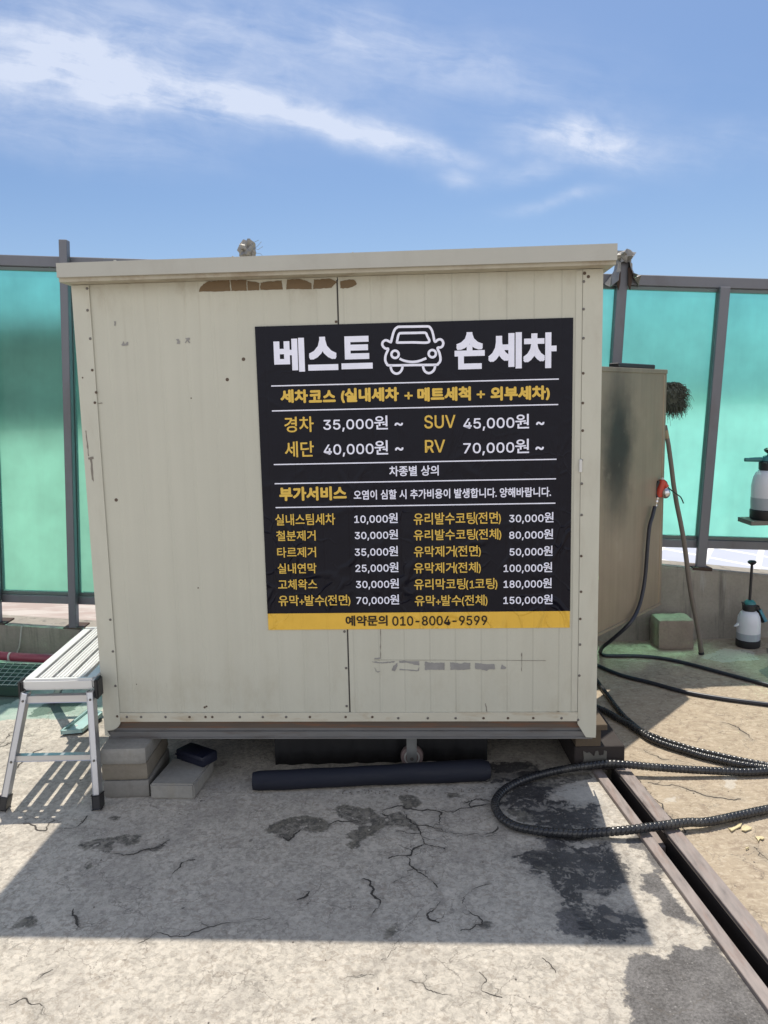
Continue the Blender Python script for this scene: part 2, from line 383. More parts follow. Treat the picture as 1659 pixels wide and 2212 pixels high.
SPOTX, SPOTY = 1.148, 1.124                       # dark patch on the steel door, booth axes
M = dict(
    wall=wall_mat(),
    trim=pm('painted_trim', (.515, .51, .43), .45, var=.10, scale=5, stretch=(3, 3, 1), dirt=(.28, .22, .15), dirt_amt=.18),
    strip=pm('rusting_strip', (.52, .50, .41), .5, var=.12, scale=7, stretch=(1, 1, 4), dirt=(.30, .19, .08), dirt_amt=.5),
    fascia=pm('painted_fascia', (.44, .435, .385), .42, var=.10, scale=4, stretch=(1, 1, .4), dirt=(.25, .22, .18), dirt_amt=.25),
    soffit=pm('soffit_sheet', (.42, .39, .31), .6, var=.2, scale=9, dirt=(.2, .13, .07), dirt_amt=.6),
    channel=pm('steel_channel', (.17, .17, .17), .5, .3, var=.25, scale=6, stretch=(1, 1, 8), dirt=(.10, .07, .05), dirt_amt=.5),
    timber_dark=pm('weathered_timber', (.105, .08, .062), .8, var=.5, scale=6, stretch=(1, 6, 12), dirt=(.22, .08, .03), dirt_amt=.6),
    seam=pm('dark_gap', (.05, .045, .04), .8),
    screw=pm('dull_screw', (.16, .15, .14), .45, .6),
    rustscrew=pm('rusty_screw', (.10, .07, .05), .7),
    brown=pm('brown_board', (.165, .115, .065), .85, var=.3, scale=14, stretch=(1, 1, 3), dirt=(.12, .075, .04), dirt_amt=.5),
    residue=pm('grey_residue', (.27, .265, .255), .8, var=.3, scale=30),
    residue_light=pm('pale_edge', (.56, .53, .45), .6, var=.1),
    pencil=pm('scuff_mark', (.22, .2, .17), .8, var=.3),
    sign=sign_mat('black_vinyl', (.0045, .0045, .011)),
    white=sign_mat('white_print', (.86, .87, 1.0), .6, .5),
    yellow=sign_mat('yellow_print', (.74, .50, .10), .6, .5),
    band=sign_mat('yellow_vinyl', (.78, .48, .07), .8, .45),
    panel=panel_mat(),
    post=pm('painted_post', (.16, .165, .185), .5, .35, var=.14, scale=5, stretch=(1, 1, .4), dirt=(.09, .07, .06), dirt_amt=.35),
    frame=pm('panel_frame', (.12, .15, .145), .5, .3, var=.15),
    rust=pm('rust', (.06, .038, .028), .9, var=.5, scale=20),
    parapet=concrete_mat('stained_concrete', (.27, .245, .205), .75, (.085, .08, .07)),
    block=concrete_mat('cast_block', (.27, .26, .235), .3, (.20, .17, .12)),
    block_cube=concrete_mat('cube_block', (.27, .22, .175), .4, (.13, .11, .09)),
    block_mid=concrete_mat('cast_block_brown', (.215, .19, .15), .35, (.16, .13, .09)), block_low=concrete_mat('cast_block_dull', (.21, .20, .18), .4, (.14, .12, .1)),
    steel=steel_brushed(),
    alu=pm('aluminium', (.56, .57, .60), .36, .85, var=.08, scale=4, stretch=(1, 1, 6)),
    alutop=pm('bright_aluminium', (.66, .66, .645), .45, .25, var=.06),
    black=pm('black_plastic', (.018, .018, .02), .5, var=.2),
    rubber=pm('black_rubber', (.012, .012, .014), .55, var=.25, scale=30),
    spiral=pm('spiral_wrap', (.020, .021, .024), .27, var=.3, scale=25, dirt=(.085, .08, .07), dirt_amt=.55),
    hose=pm('navy_hose', (.02, .023, .034), .4, var=.2),
    roll=pm('navy_foam', (.0045, .0065, .016), .75, var=.35, scale=9, stretch=(.4, 3, 3)),
    blue=pm('dark_blue_plastic', (.006, .008, .022), .5, var=.3, scale=20),
    rail=pm('worn_steel', (.235, .20, .185), .55, .2, var=.5, scale=11, stretch=(6, 1, 1), dirt=(.2, .12, .09), dirt_amt=.45, bump=.15),
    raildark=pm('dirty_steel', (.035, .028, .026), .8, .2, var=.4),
    wood=pm('grey_timber', (.38, .29, .19), .8, var=.35, scale=5, stretch=(14, 1.2, 8), bump=.3),
    wood_dark=pm('dark_timber', (.10, .075, .05), .85, var=.4, scale=5, stretch=(14, 1.2, 8), bump=.3),
    stick=pm('weathered_pole', (.17, .145, .12), .75, var=.25, scale=6, stretch=(8, 8, 1), dirt=(.1, .08, .07), dirt_amt=.4),
    red=pm('red_plastic', (.52, .055, .03), .42, var=.12),
    chrome=pm('bright_metal', (.62, .62, .64), .18, 1., var=.06),
    brass=pm('brass', (.55, .42, .22), .3, 1., var=.1),
    mop=pm('mop_strands', (.075, .085, .068), .95, var=.5, scale=30),
    foil=pm('crumpled_foil', (.26, .25, .23), .45, .3, var=.4, scale=18, dirt=(.14, .1, .08), dirt_amt=.6),
    maroon=pm('maroon_pipe', (.22, .035, .055), .45, var=.2, scale=6),
    wire=pm('pale_wire', (.36, .42, .38), .5, .4, var=.2),
    greentray=pm('teal_tray', (.36, .52, .50), .18, var=.2, scale=10),
    greendark=pm('dark_green_mat', (.02, .05, .035), .9, var=.5, scale=30),
    teal=pm('teal_plastic', (.03, .16, .17), .42, var=.12),
    cord=pm('pale_cord', (.5, .49, .44), .6),
    liquid=pm('milky_water', (.34, .38, .42), .3),
    hub=pm('wheel_hub', (.5, .5, .48), .4, .3),
    tyre=pm('wheel_tyre', (.20, .15, .145), .6, var=.2),
    galv=pm('galvanised', (.30, .31, .31), .45, .6, var=.2, scale=20),
    whiteplastic=pm('white_plastic', (.62, .62, .6), .4),
    leaf=pm('yellow_flake', (.56, .48, .28), .7, var=.2),
    shelf=pm('shelf_board', (.15, .14, .12), .7, var=.3, stretch=(1, 8, 8)),
)
bp = bpy.data.materials.new('translucent_bottle'); bp.use_nodes = True
_b = bp.node_tree.nodes['Principled BSDF']; _n = N(bp.node_tree)
_k = _n.m('ADD', _n.m('MULTIPLY', _n.noise(_n.obj(), 9, 3), .2), .8)
_n.put(_b.inputs['Base Color'], _n.mix(1., (.74, .76, .80), _n.comb(_k, _k, _k), 'MULTIPLY'))
_b.inputs['Roughness'].default_value = .35; _b.inputs['Subsurface Weight'].default_value = .3; _b.inputs['Subsurface Radius'].default_value = (.04, .04, .04)
M['bottle'] = bp

# ------------------------------------------------------------------ ground
RY0, RSL = 2.936, -.0705                     # rail runs towards the viewer, drifting right
def railx(y, off): return .831 + (y - RY0) * RSL + off
TL_, TR_ = .036, .092                         # trench edges
YN, YF, YT = -.6, 4.72, 3.06                  # near, far, trench end


def chain(kind):
    """marks on the deck, traced where they lie: lists of ground points"""
    out = []
    for sx, sy, ox, oy, polys in kind:
        for p in polys: out.append([tuple(gr(ox + x * sx, oy + y * sy)[:2]) for x, y in p])
    return out


A1 = (.3307, .3307, 548.6, 1673.2); A2 = (.2645, .2645, 1042.3, 1645.8); A3 = (.504, .504, 822.9, 1645.8); A4 = (.496, .496, 0, 1645.8); A5 = (.16534, .16534, 0, 1563.5)
cracks = chain([(*A1, [
    [(840, 235), (940, 205), (1000, 225), (1180, 235), (1225, 250), (1215, 290), (1170, 345), (1060, 330)],
    [(1225, 235), (1360, 220), (1420, 215), (1550, 195)], [(1420, 165), (1420, 215)], [(1370, 190), (1450, 160), (1540, 175)],
    [(1070, 330), (1170, 350), (1290, 380), (1400, 395), (1500, 410), (1640, 400)], [(1500, 395), (1560, 380), (1590, 340)],
    [(1060, 330), (1085, 390), (1110, 450), (1160, 465), (1250, 487)], [(1110, 460), (1040, 490), (1020, 530), (940, 530), (880, 550)],
    [(1000, 540), (1020, 570), (1040, 610), (1070, 640), (1100, 650), (1160, 690), (1200, 740)],
    [(700, 685), (760, 700), (785, 750), (790, 800), (825, 820), (790, 890), (765, 935)],
    [(1540, 715), (1440, 745), (1370, 800), (1370, 850), (1400, 890), (1470, 930), (1490, 980), (1450, 980), (1350, 1020)],
    [(1215, 830), (1180, 880), (1130, 920), (1150, 950), (1210, 970)], [(185, 405), (225, 435), (260, 395), (310, 360)],
    [(490, 325), (560, 305), (700, 310)], [(975, 240), (1000, 290), (1060, 330)], [(930, 370), (1000, 385), (1060, 385)],
    [(1020, 660), (960, 680), (900, 710)], [(280, 820), (350, 790), (365, 765)], [(840, 240), (840, 260), (880, 270)]]),
    (*A3, [[(690, 840), (730, 870), (750, 905)], [(120, 935), (180, 950), (220, 985), (300, 1000)], [(1600, 365), (1630, 395), (1659, 420)],
           [(0, 850), (60, 780)], [(420, 900), (430, 980), (520, 1010)]]),
    (*A4, [[(480, 400), (560, 405), (640, 380), (740, 340)], [(280, 290), (340, 280), (380, 235)], [(1540, 930), (1590, 925), (1630, 930)],
           [(320, 640), (335, 690), (345, 720)], [(600, 790), (680, 740), (780, 760), (860, 740), (1000, 700), (1180, 680)], [(100, 270), (200, 300), (240, 255)],
           [(750, 490), (790, 440), (850, 425)], [(140, 960), (230, 905)], [(40, 1060), (110, 1030), (180, 1060), (190, 1100)]]),
    (*A5, [[(-60, 330), (0, 270), (90, 180), (190, 100), (260, 20)], [(150, 640), (240, 550), (330, 460), (440, 370), (560, 330)], [(0, 300), (80, 280), (140, 250)]]),
    (1, 1, 0, 0, [[(1665, 1562), (1715, 1590), (1741, 1620)], [(1370, 1680), (1400, 1722), (1440, 1760), (1480, 1800)], [(1390, 1620), (1430, 1640), (1500, 1652)],
                  [(1560, 1560), (1600, 1578), (1625, 1600)], [(1400, 1690), (1470, 1700), (1530, 1720), (1600, 1726)]])])
black = chain([(*A2, [
    [(250, 230), (380, 190), (520, 230), (500, 300), (560, 330), (600, 345), (640, 335), (700, 390), (840, 400), (900, 370), (880, 500), (800, 540), (640, 550), (480, 540), (460, 420), (380, 400), (330, 340), (180, 350), (250, 290)],
    [(520, 620), (680, 640), (700, 720), (860, 740), (1000, 690), (1060, 740), (1110, 840), (1140, 930), (1060, 1000), (970, 1050), (880, 1030), (840, 1080), (790, 1150), (720, 1150), (660, 1050), (600, 920), (560, 880), (440, 880), (350, 790), (420, 750), (560, 770), (600, 700)],
    [(890, 1230), (1000, 1200), (1060, 1270), (1200, 1290), (1270, 1330), (1180, 1380), (1050, 1410), (930, 1420), (880, 1330)],
    [(-60, 40), (380, 10), (420, 90), (300, 150), (160, 140), (-60, 120)], [(720, 560), (840, 560), (800, 640), (560, 640), (520, 570)]])])
asphalt = chain([(*A3, [[(1120, 490), (1190, 480), (1260, 590), (1420, 760), (1659, 1060), (1800, 1260), (1800, 2400), (1000, 2400), (1040, 1400), (1080, 1123), (1060, 1050), (1050, 960), (1060, 840), (1130, 825), (1220, 835), (1280, 790), (1380, 805), (1420, 775), (1395, 715), (1320, 690), (1210, 650), (1190, 590), (1120, 540)],
                        [(1050, 320), (1110, 315), (1210, 440), (1190, 490), (1130, 385), (1060, 370)]]),
                 (*A2, [[(600, 1240), (690, 1180), (820, 1210), (900, 1300), (900, 1420), (700, 1410), (620, 1380)]])])
moss = chain([(*A1, [[(70, 350), (140, 320), (200, 300), (320, 270), (440, 295), (490, 320), (480, 370), (400, 370), (310, 355), (260, 380), (220, 430), (180, 400), (100, 380)],
                     [(520, 235), (580, 200), (660, 215), (760, 225), (840, 290), (930, 250), (960, 260), (1060, 310), (1070, 370), (990, 330), (900, 340), (860, 330), (760, 400), (690, 420), (670, 490), (610, 460), (650, 430), (610, 390), (700, 350), (640, 310), (580, 280)],
                     [(960, 140), (1030, 130), (1100, 200), (1060, 220), (990, 215)], [(890, 990), (950, 980), (910, 1060), (860, 1060)], [(1450, 980), (1540, 960), (1520, 1000), (1470, 1005)],
                     [(1260, 120), (1330, 120), (1350, 145), (1280, 145)]]),
              (*A4, [[(350, 360), (420, 335), (495, 330), (480, 395), (400, 368), (380, 390)], [(500, 335), (560, 318), (615, 318), (600, 350), (560, 362)], [(60, 718), (130, 668), (178, 718)],
                     [(475, 243), (500, 236), (526, 240), (505, 252)], [(330, 640), (345, 650), (340, 700), (325, 690)], [(640, 385), (720, 350), (690, 390)], [(370, 440), (400, 435), (395, 465), (372, 462)]]),
              (*A2, [[(390, 150), (600, 110), (860, 90), (900, 130), (700, 170), (500, 230), (420, 210)], [(180, 390), (300, 380), (470, 420), (460, 500), (280, 480)], [(360, 740), (540, 770), (620, 830), (540, 900), (400, 860)]])])
green = chain([(1, 1, 0, 0, [[(-400, 1430), (60, 1470), (230, 1500), (215, 1556), (60, 1552), (-60, 1560), (-400, 1570)]])])
dgreen = chain([(1, 1, 0, 0, [[(-400, 1420), (60, 1480), (48, 1508), (20, 1520), (-20, 1530), (-400, 1540)], [(60, 1548), (78, 1530), (115, 1512), (185, 1508), (160, 1535), (100, 1545)]])])
wet = chain([(1, 1, 0, 0, [[(1637, 1448), (1668, 1438), (1720, 1440), (1720, 1466), (1660, 1466)], [(1655, 1400), (1700, 1392), (1700, 1412), (1655, 1412)]])])
pale = chain([(1, 1, 0, 0, [[(1510, 1420), (1560, 1400), (1625, 1405), (1640, 1425), (1560, 1432)], [(1558, 1672), (1582, 1650), (1600, 1655), (1590, 1700), (1570, 1710)], [(1440, 1722), (1470, 1718), (1462, 1730), (1430, 1732)]]),
              (*A2, [[(560, 260), (700, 190), (900, 200), (980, 260), (980, 380), (860, 360), (760, 390), (640, 360), (700, 320)], [(520, 130), (680, 80), (820, 78), (760, 120), (650, 115)]])])


def seg_d(P, a, b):
    ab = b - a; t = np.clip(((P - a) @ ab) / max(ab @ ab, 1e-9), 0, 1)
    return np.linalg.norm(P - (a + t[:, None] * ab), axis=1)


def sdf(P, polys, closed=True):
    best = np.full(len(P), -9. if closed else 9.)
    for poly in polys:
        q = np.array(poly, float); n = len(q)
        lo, hi = q.min(0) - .3, q.max(0) + .3
        idx = np.where(((P > lo) & (P < hi)).all(1))[0]
        if not len(idx): continue
        X = P[idx]; dmin = np.full(len(idx), 9.)
        for i in range(n if closed else n - 1): dmin = np.minimum(dmin, seg_d(X, q[i], q[(i + 1) % n]))
        if closed:
            ins = np.zeros(len(idx), bool)
            for i in range(n):
                (x1, y1), (x2, y2) = q[i], q[(i + 1) % n]
                cnd = (y1 > X[:, 1]) != (y2 > X[:, 1])
                xx = (x2 - x1) * (X[:, 1] - y1) / (y2 - y1 if abs(y2 - y1) > 1e-12 else 1e-12) + x1
                ins ^= cnd & (X[:, 0] < xx)
            best[idx] = np.maximum(best[idx], np.where(ins, dmin, -dmin))
        else: best[idx] = np.minimum(best[idx], dmin)
    return best


def ground_mat():
    mt = bpy.data.materials.new('worn_concrete_deck'); mt.use_nodes = True; n = N(mt.node_tree); b = mt.node_tree.nodes['Principled BSDF']
    P = n.obj(); x, y, z = n.sep(P)
    w1 = n.v('SCALE', n.v('SUBTRACT', n.noise(P, 9, 4, .65, out=1), (.5, .5, .5)), sc=.10)
    w2 = n.v('SCALE', n.v('SUBTRACT', n.noise(P, 55, 3, .6, out=1), (.5, .5, .5)), sc=.018)
    Q = n.v('ADD', n.v('ADD', P, w1), w2)
    big = n.noise(P, 1.3, 5, .6); mid = n.noise(P, 7, 6, .65, .4); fine = n.noise(P, 70, 4, .65); grit = n.noise(P, 260, 2, .6)
    n1 = n.m('SUBTRACT', n.noise(P, 16, 5, .65), .5); n2 = n.m('SUBTRACT', n.noise(P, 60, 4, .6), .5)
    jag = n.m('ADD', n.m('MULTIPLY', n1, .075), n.m('MULTIPLY', n2, .04))
    flake = n.voro(n.v('ADD', P, w2), 24, 'F1', 'Color'); fl = n.sep(flake)[0]
    flake2 = n.voro(n.v('ADD', P, w2), 62, 'F1', 'Color'); fl2 = n.sep(flake2)[1]
    # base slurry coat, warm grey, mottled
    k = n.m('ADD', n.m('MULTIPLY', n.m('SUBTRACT', big, .5), .45), n.m('MULTIPLY', n.m('SUBTRACT', mid, .5), .45))
    k = n.m('ADD', k, n.m('MULTIPLY', n.m('SUBTRACT', fine, .5), .85))
    k = n.m('ADD', k, n.m('MULTIPLY', n.m('SUBTRACT', fl, .5), .18)); k = n.m('ADD', k, n.m('MULTIPLY', n.m('SUBTRACT', fl2, .5), .34))
    k = n.m('ADD', k, 1.0)
    c = n.mix(1.0, (.42, .385, .33), n.comb(k, k, k), 'MULTIPLY')
    c = n.mix(n.m('MULTIPLY', n.ss(n.noise(P, 62, 5, .7, .6), .50, .58), .50), c, (.56, .51, .43))
    c = n.mix(n.m('MULTIPLY', n.ss(n.m('ADD', n.m('MULTIPLY', n.noise(n.v('ADD', P, (4, 2, 0)), 44, 6, .72, .5), .72), n.m('MULTIPLY', mid, .30)), .53, .60), .5), c, (.26, .22, .175))
    grime = n.m('MULTIPLY', n.ss(n.noise(n.v('ADD', P, (1, 7, 0)), 2.6, 6, .65, .5), .47, .68), .42); c = n.mix(grime, c, n.mix(fine, (.20, .18, .16), (.33, .30, .26)))
    rim = n.voro(n.v('ADD', P, n.v('SCALE', w1, sc=.5)), 30, 'DISTANCE_TO_EDGE'); rimm = n.m('MULTIPLY', n.m('SUBTRACT', 1.0, n.ss(rim, .0, .07)), n.ss(n.noise(P, 11, 4, .7), .47, .62)); c = n.mix(n.m('MULTIPLY', rimm, .38), c, (.17, .145, .12))
    # tan concrete right of the rail
    tan = n.ss(n.m('SUBTRACT', x, n.m('ADD', n.m('MULTIPLY', n.m('SUBTRACT', y, RY0), RSL), .93)), -.03, .03)
    kt = n.m('ADD', n.m('MULTIPLY', n.m('SUBTRACT', mid, .5), .5), n.m('ADD', n.m('MULTIPLY', n.m('SUBTRACT', fine, .5), .42), 1.0))
    ct = n.mix(1.0, (.355, .29, .21), n.comb(kt, kt, kt), 'MULTIPLY')
    ct = n.mix(n.m('MULTIPLY', n.ss(n.noise(n.mapv(P, (1, 1.8, 1)), 22, 6, .72, .5), .51, .60), .62), ct, (.47, .40, .30))
    ct = n.mix(n.m('MULTIPLY', n.ss(n.noise(n.v('ADD', P, (9, 1, 0)), 15, 6, .74, .5), .52, .62), .62), ct, (.235, .18, .13))
    ct = n.mix(n.m('MULTIPLY', rimm, .45), ct, (.13, .095, .065)); ct = n.mix(n.m('MULTIPLY', n.ss(n.noise(n.mapv(P, (.8, 1.6, 1)), 48, 5, .72, .5), .54, .62), .42), ct, (.52, .45, .35))
    c = n.mix(tan, c, ct)
    def mask(name, amp=1.0, off=0., soft=.006):
        return n.ss(n.m('ADD', n.attr(name), n.m('ADD', n.m('MULTIPLY', jag, amp), off)), -soft, soft)
    pl = mask('pale', 1.2, -.004); c = n.mix(n.m('MULTIPLY', pl, .55), c, (.52, .49, .43))
    gm = mask('green', 1.0); c = n.mix(n.m('MULTIPLY', gm, .75), c, n.mix(n.ss(mid, .35, .65), (.20, .33, .275), (.34, .44, .38)))
    dg = mask('dgreen', 1.2); c = n.mix(n.m('MULTIPLY', dg, .85), c, n.mix(fine, (.02, .05, .035), (.10, .17, .13)))
    mo = mask('moss', .75, .004); isl = n.ss(n.noise(P, 30, 4, .6, .3), .60, .66)
    mo = n.m('MULTIPLY', mo, n.m('SUBTRACT', 1.0, isl))
    c = n.mix(n.m('MULTIPLY', mo, .86), c, n.mix(n.ss(n.noise(P, 40, 6, .75, .5), .42, .58), n.mix(n.ss(mid, .4, .6), (.16, .145, .11), (.23, .21, .175)), (.045, .042, .036)))
    asm = mask('asphalt', 1.0, 0); chips = n.m('MULTIPLY', n.ss(n.voro(P, 70, 'F1', 'Distance'), .22, .12), n.ss(n.noise(P, 45, 2), .5, .6))
    ca_ = n.mix(n.ss(n.m('ADD', n.m('MULTIPLY', n.noise(P, 120, 4, .75), .6), n.m('MULTIPLY', n.noise(P, 10, 5, .7), .45)), .38, .70), (.040, .038, .039), (.175, .168, .165)); ca_ = n.mix(n.m('MULTIPLY', chips, .5), ca_, (.34, .33, .31))
    bits = n.ss(n.noise(P, 20, 4, .6), .70, .73); asm = n.m('MULTIPLY', asm, n.m('SUBTRACT', 1.0, bits)); c = n.mix(n.m('MULTIPLY', asm, .93), c, ca_)
    bk = mask('black', 1.9, .020, .010); isl2 = n.ss(n.noise(P, 27, 5, .65, .4), .60, .63)
    isl3 = n.ss(n.noise(n.v('ADD', P, (3, 3, 0)), 70, 4, .65, .3), .60, .64)
    isl4 = n.ss(n.noise(n.v('ADD', P, (6, 2, 0)), 12, 6, .70, .5), .545, .575)
    bk = n.m('MULTIPLY', bk, n.m('SUBTRACT', 1.0, n.m('MULTIPLY', isl4, .85)))
    bk = n.m('MULTIPLY', bk, n.m('SUBTRACT', 1.0, n.m('MAXIMUM', isl2, n.m('MULTIPLY', isl3, .7))))
    damp = n.ss(n.m('ADD', n.attr('black'), n.m('MULTIPLY', jag, 2.2)), -.10, .035); c = n.mix(n.m('MULTIPLY', damp, .60), c, (.105, .10, .093))
    c = n.mix(n.m('MULTIPLY', bk, n.m('ADD', .72, n.m('MULTIPLY', mid, .3))), c, n.mix(n.ss(mid, .4, .65), (.014, .014, .018), (.062, .060, .062)))
    wt = mask('wet', .4); c = n.mix(n.m('MULTIPLY', wt, .8), c, (.05, .05, .04))
    halo = n.m('SUBTRACT', 1.0, n.ss(n.attr('crack'), 0., .03)); c = n.mix(n.m('MULTIPLY', halo, n.m('MULTIPLY', n.noise(P, 12, 3), .5)), c, (.13, .12, .105))
    # hairline cracking and pits everywhere
    hl = n.voro(Q, 5.5, 'DISTANCE_TO_EDGE'); hair = n.m('MULTIPLY', n.m('SUBTRACT', 1.0, n.ss(hl, .0, .013)), n.ss(n.noise(P, 3.1, 3), .44, .58))
    c = n.mix(n.m('MULTIPLY', hair, .62), c, (.12, .105, .09))
    hl2 = n.voro(Q, 17, 'DISTANCE_TO_EDGE'); hair2 = n.m('MULTIPLY', n.m('SUBTRACT', 1.0, n.ss(hl2, .0, .05)), n.ss(n.noise(P, 6.1, 4, .7), .54, .66))
    c = n.mix(n.m('MULTIPLY', hair2, .42), c, (.15, .135, .115))
    pit = n.m('MULTIPLY', n.m('SUBTRACT', 1.0, n.ss(n.voro(Q, 26, 'F1', 'Distance'), .08, .17)), n.ss(n.noise(P, 9, 4, .7), .55, .66))
    c = n.mix(n.m('MULTIPLY', pit, .75), c, (.07, .06, .055))
    n.put(b.inputs['Base Color'], c)
    n.put(b.inputs['Roughness'], n.m('SUBTRACT', .92, n.m('ADD', n.m('MULTIPLY', bk, .35), n.m('MULTIPLY', wt, .5))))
    h = n.m('ADD', n.m('MULTIPLY', mid, .7), n.m('ADD', n.m('MULTIPLY', fine, .55), n.m('MULTIPLY', grit, .25)))
    h = n.m('SUBTRACT', h, n.m('ADD', n.m('MULTIPLY', bk, .35), n.m('ADD', n.m('MULTIPLY', pit, .5), n.m('MULTIPLY', hair2, .3))))
    h = n.m('SUBTRACT', h, n.m('MULTIPLY', asm, .3))
    h = n.m('ADD', h, n.m('MULTIPLY', fl, .12))
    n.put(b.inputs['Normal'], n.bump(h, .55, .012))
    return mt


def build_ground():
    vs, fs = [], []
    def grid(xa, xb, y0, y1, st):
        ny = max(1, int((y1 - y0) / st)); nx = max(1, int((xb((y0 + y1) / 2) - xa((y0 + y1) / 2)) / st)); o = len(vs)
        for j in range(ny + 1):
            y = y0 + (y1 - y0) * j / ny; a, b_ = xa(y), xb(y)
            for i in range(nx + 1): vs.append((a + (b_ - a) * i / nx, y, 0.))
        for j in range(ny):
            for i in range(nx):
                k = o + j * (nx + 1) + i; fs.append((k, k + 1, k + nx + 2, k + nx + 1))
    XL, XR, st = -2.9, 2.7, .015
    left = lambda y: XL; right = lambda y: XR
    tl = lambda y: railx(y, TL_); tr = lambda y: railx(y, TR_)
    grid(left, tl, 1.3, YT, st); grid(tr, right, 1.3, YT, st); grid(left, right, YT, YF, st)
    nfine = len(vs)
    def quad(*p):
        o = len(vs); vs.extend(p); fs.append(tuple(range(o, o + len(p))))
    quad((XL, YN, 0), (tl(YN), YN, 0), (tl(1.3), 1.3, 0), (XL, 1.3, 0)); quad((tr(YN), YN, 0), (XR, YN, 0), (XR, 1.3, 0), (tr(1.3), 1.3, 0))
    quad((-40, YN, 0), (XL, YN, 0), (XL, YF, 0), (-40, YF, 0)); quad((XR, YN, 0), (40, YN, 0), (40, YF, 0), (XR, YF, 0))
    quad((-40, -60, 0), (40, -60, 0), (40, YN, 0), (-40, YN, 0)); quad((-40, YF, 0), (40, YF, 0), (40, 5.2, 0), (-40, 5.2, 0))
    D = -.11                                                     # trench
    quad((tl(YN), YN, 0), (tl(YT), YT, 0), (tl(YT), YT, D), (tl(YN), YN, D)); quad((tr(YN), YN, 0), (tr(YT), YT, 0), (tr(YT), YT, D), (tr(YN), YN, D))
    quad((tl(YN), YN, D), (tr(YN), YN, D), (tr(YT), YT, D), (tl(YT), YT, D)); quad((tl(YT), YT, 0), (tr(YT), YT, 0), (tr(YT), YT, D), (tl(YT), YT, D))
    quad((tl(YN), YN, 0), (tr(YN), YN, 0), (tr(YN), YN, D), (tl(YN), YN, D))
    quad((-40, -60, 0), (-40, 5.2, 0), (-40, 5.2, -3.2), (-40, -60, -3.2)); quad((40, -60, 0), (40, 5.2, 0), (40, 5.2, -3.2), (40, -60, -3.2)); quad((-40, 5.2, 0), (40, 5.2, 0), (40, 5.2, -3.2), (-40, 5.2, -3.2))
    nf0 = len(fs); r_ = random.Random(4)
    def fract(p, q, amp, d_):
        if d_ == 0: return [p]
        m_ = ((p[0] + q[0]) / 2, (p[1] + q[1]) / 2); L_ = math.hypot(q[0] - p[0], q[1] - p[1]); e_ = r_.gauss(0, amp) * L_
        m_ = (m_[0] - (q[1] - p[1]) / L_ * e_, m_[1] + (q[0] - p[0]) / L_ * e_)
        return fract(p, m_, amp, d_ - 1) + fract(m_, q, amp, d_ - 1)
    def crackline(pl, wd, deep=0):
        pt = []
        for a, b_ in zip(pl[:-1], pl[1:]): pt += fract(a, b_, .11, 4)
        pt.append(pl[-1]); n_ = len(pt); o_ = len(vs); wv = 1.
        for i, p in enumerate(pt):
            a, b_ = pt[max(0, i - 1)], pt[min(n_ - 1, i + 1)]; L_ = max(1e-6, math.hypot(b_[0] - a[0], b_[1] - a[1])); nx_, ny_ = -(b_[1] - a[1]) / L_, (b_[0] - a[0]) / L_
            wv = min(2.4, max(.25, wv + r_.gauss(0, .28))); h_ = wd * wv * (.25 + .75 * math.sin(math.pi * min(1, (i + .5) / n_ * .5 + .25)) if not deep else (1 - i / n_)) / 2
            vs.append((p[0] + nx_ * h_, p[1] + ny_ * h_, .0008)); vs.append((p[0] - nx_ * h_, p[1] - ny_ * h_, .0008))
        for i in range(n_ - 1): fs.append((o_ + 2 * i, o_ + 2 * i + 1, o_ + 2 * i + 3, o_ + 2 * i + 2))
        if deep < 2:
            for _ in range(1 + n_ // 40):
                i = r_.randrange(n_); a = r_.uniform(0, 2 * math.pi); L_ = r_.uniform(.02, .11) * (1 if deep == 0 else .6)
                crackline([pt[i], (pt[i][0] + math.cos(a) * L_ * .5, pt[i][1] + math.sin(a) * L_ * .3), (pt[i][0] + math.cos(a + .5) * L_, pt[i][1] + math.sin(a + .5) * L_ * .6)], wd * .45, deep + 1)
    for pl in cracks: crackline(pl, .0034 if min(p[1] for p in pl) > 2.03 else .0018)
    me = bpy.data.meshes.new('ground'); me.from_pydata(vs, [], fs); me.update()
    P = np.array(vs)[:, :2]
    for nm, polys, cl in (('crack', cracks, False), ('black', black, True), ('asphalt', asphalt, True), ('moss', moss, True), ('green', green, True), ('dgreen', dgreen, True), ('wet', wet, True), ('pale', pale, True)):
        v = sdf(P, polys, cl); v[nfine:] = -9 if cl else 9
        a = me.attributes.new(nm, 'FLOAT', 'POINT'); a.data.foreach_set('value', v.astype(np.float32))
    me.materials.append(ground_mat()); me.materials.append(pm('crack_dirt', (.06, .053, .045), .95, var=.4, scale=30))
    me.polygons.foreach_set('material_index', [0] * nf0 + [1] * (len(fs) - nf0))
    o = bpy.data.objects.new('ground', me); C.objects.link(o); o['kind'] = 'structure'


build_ground()

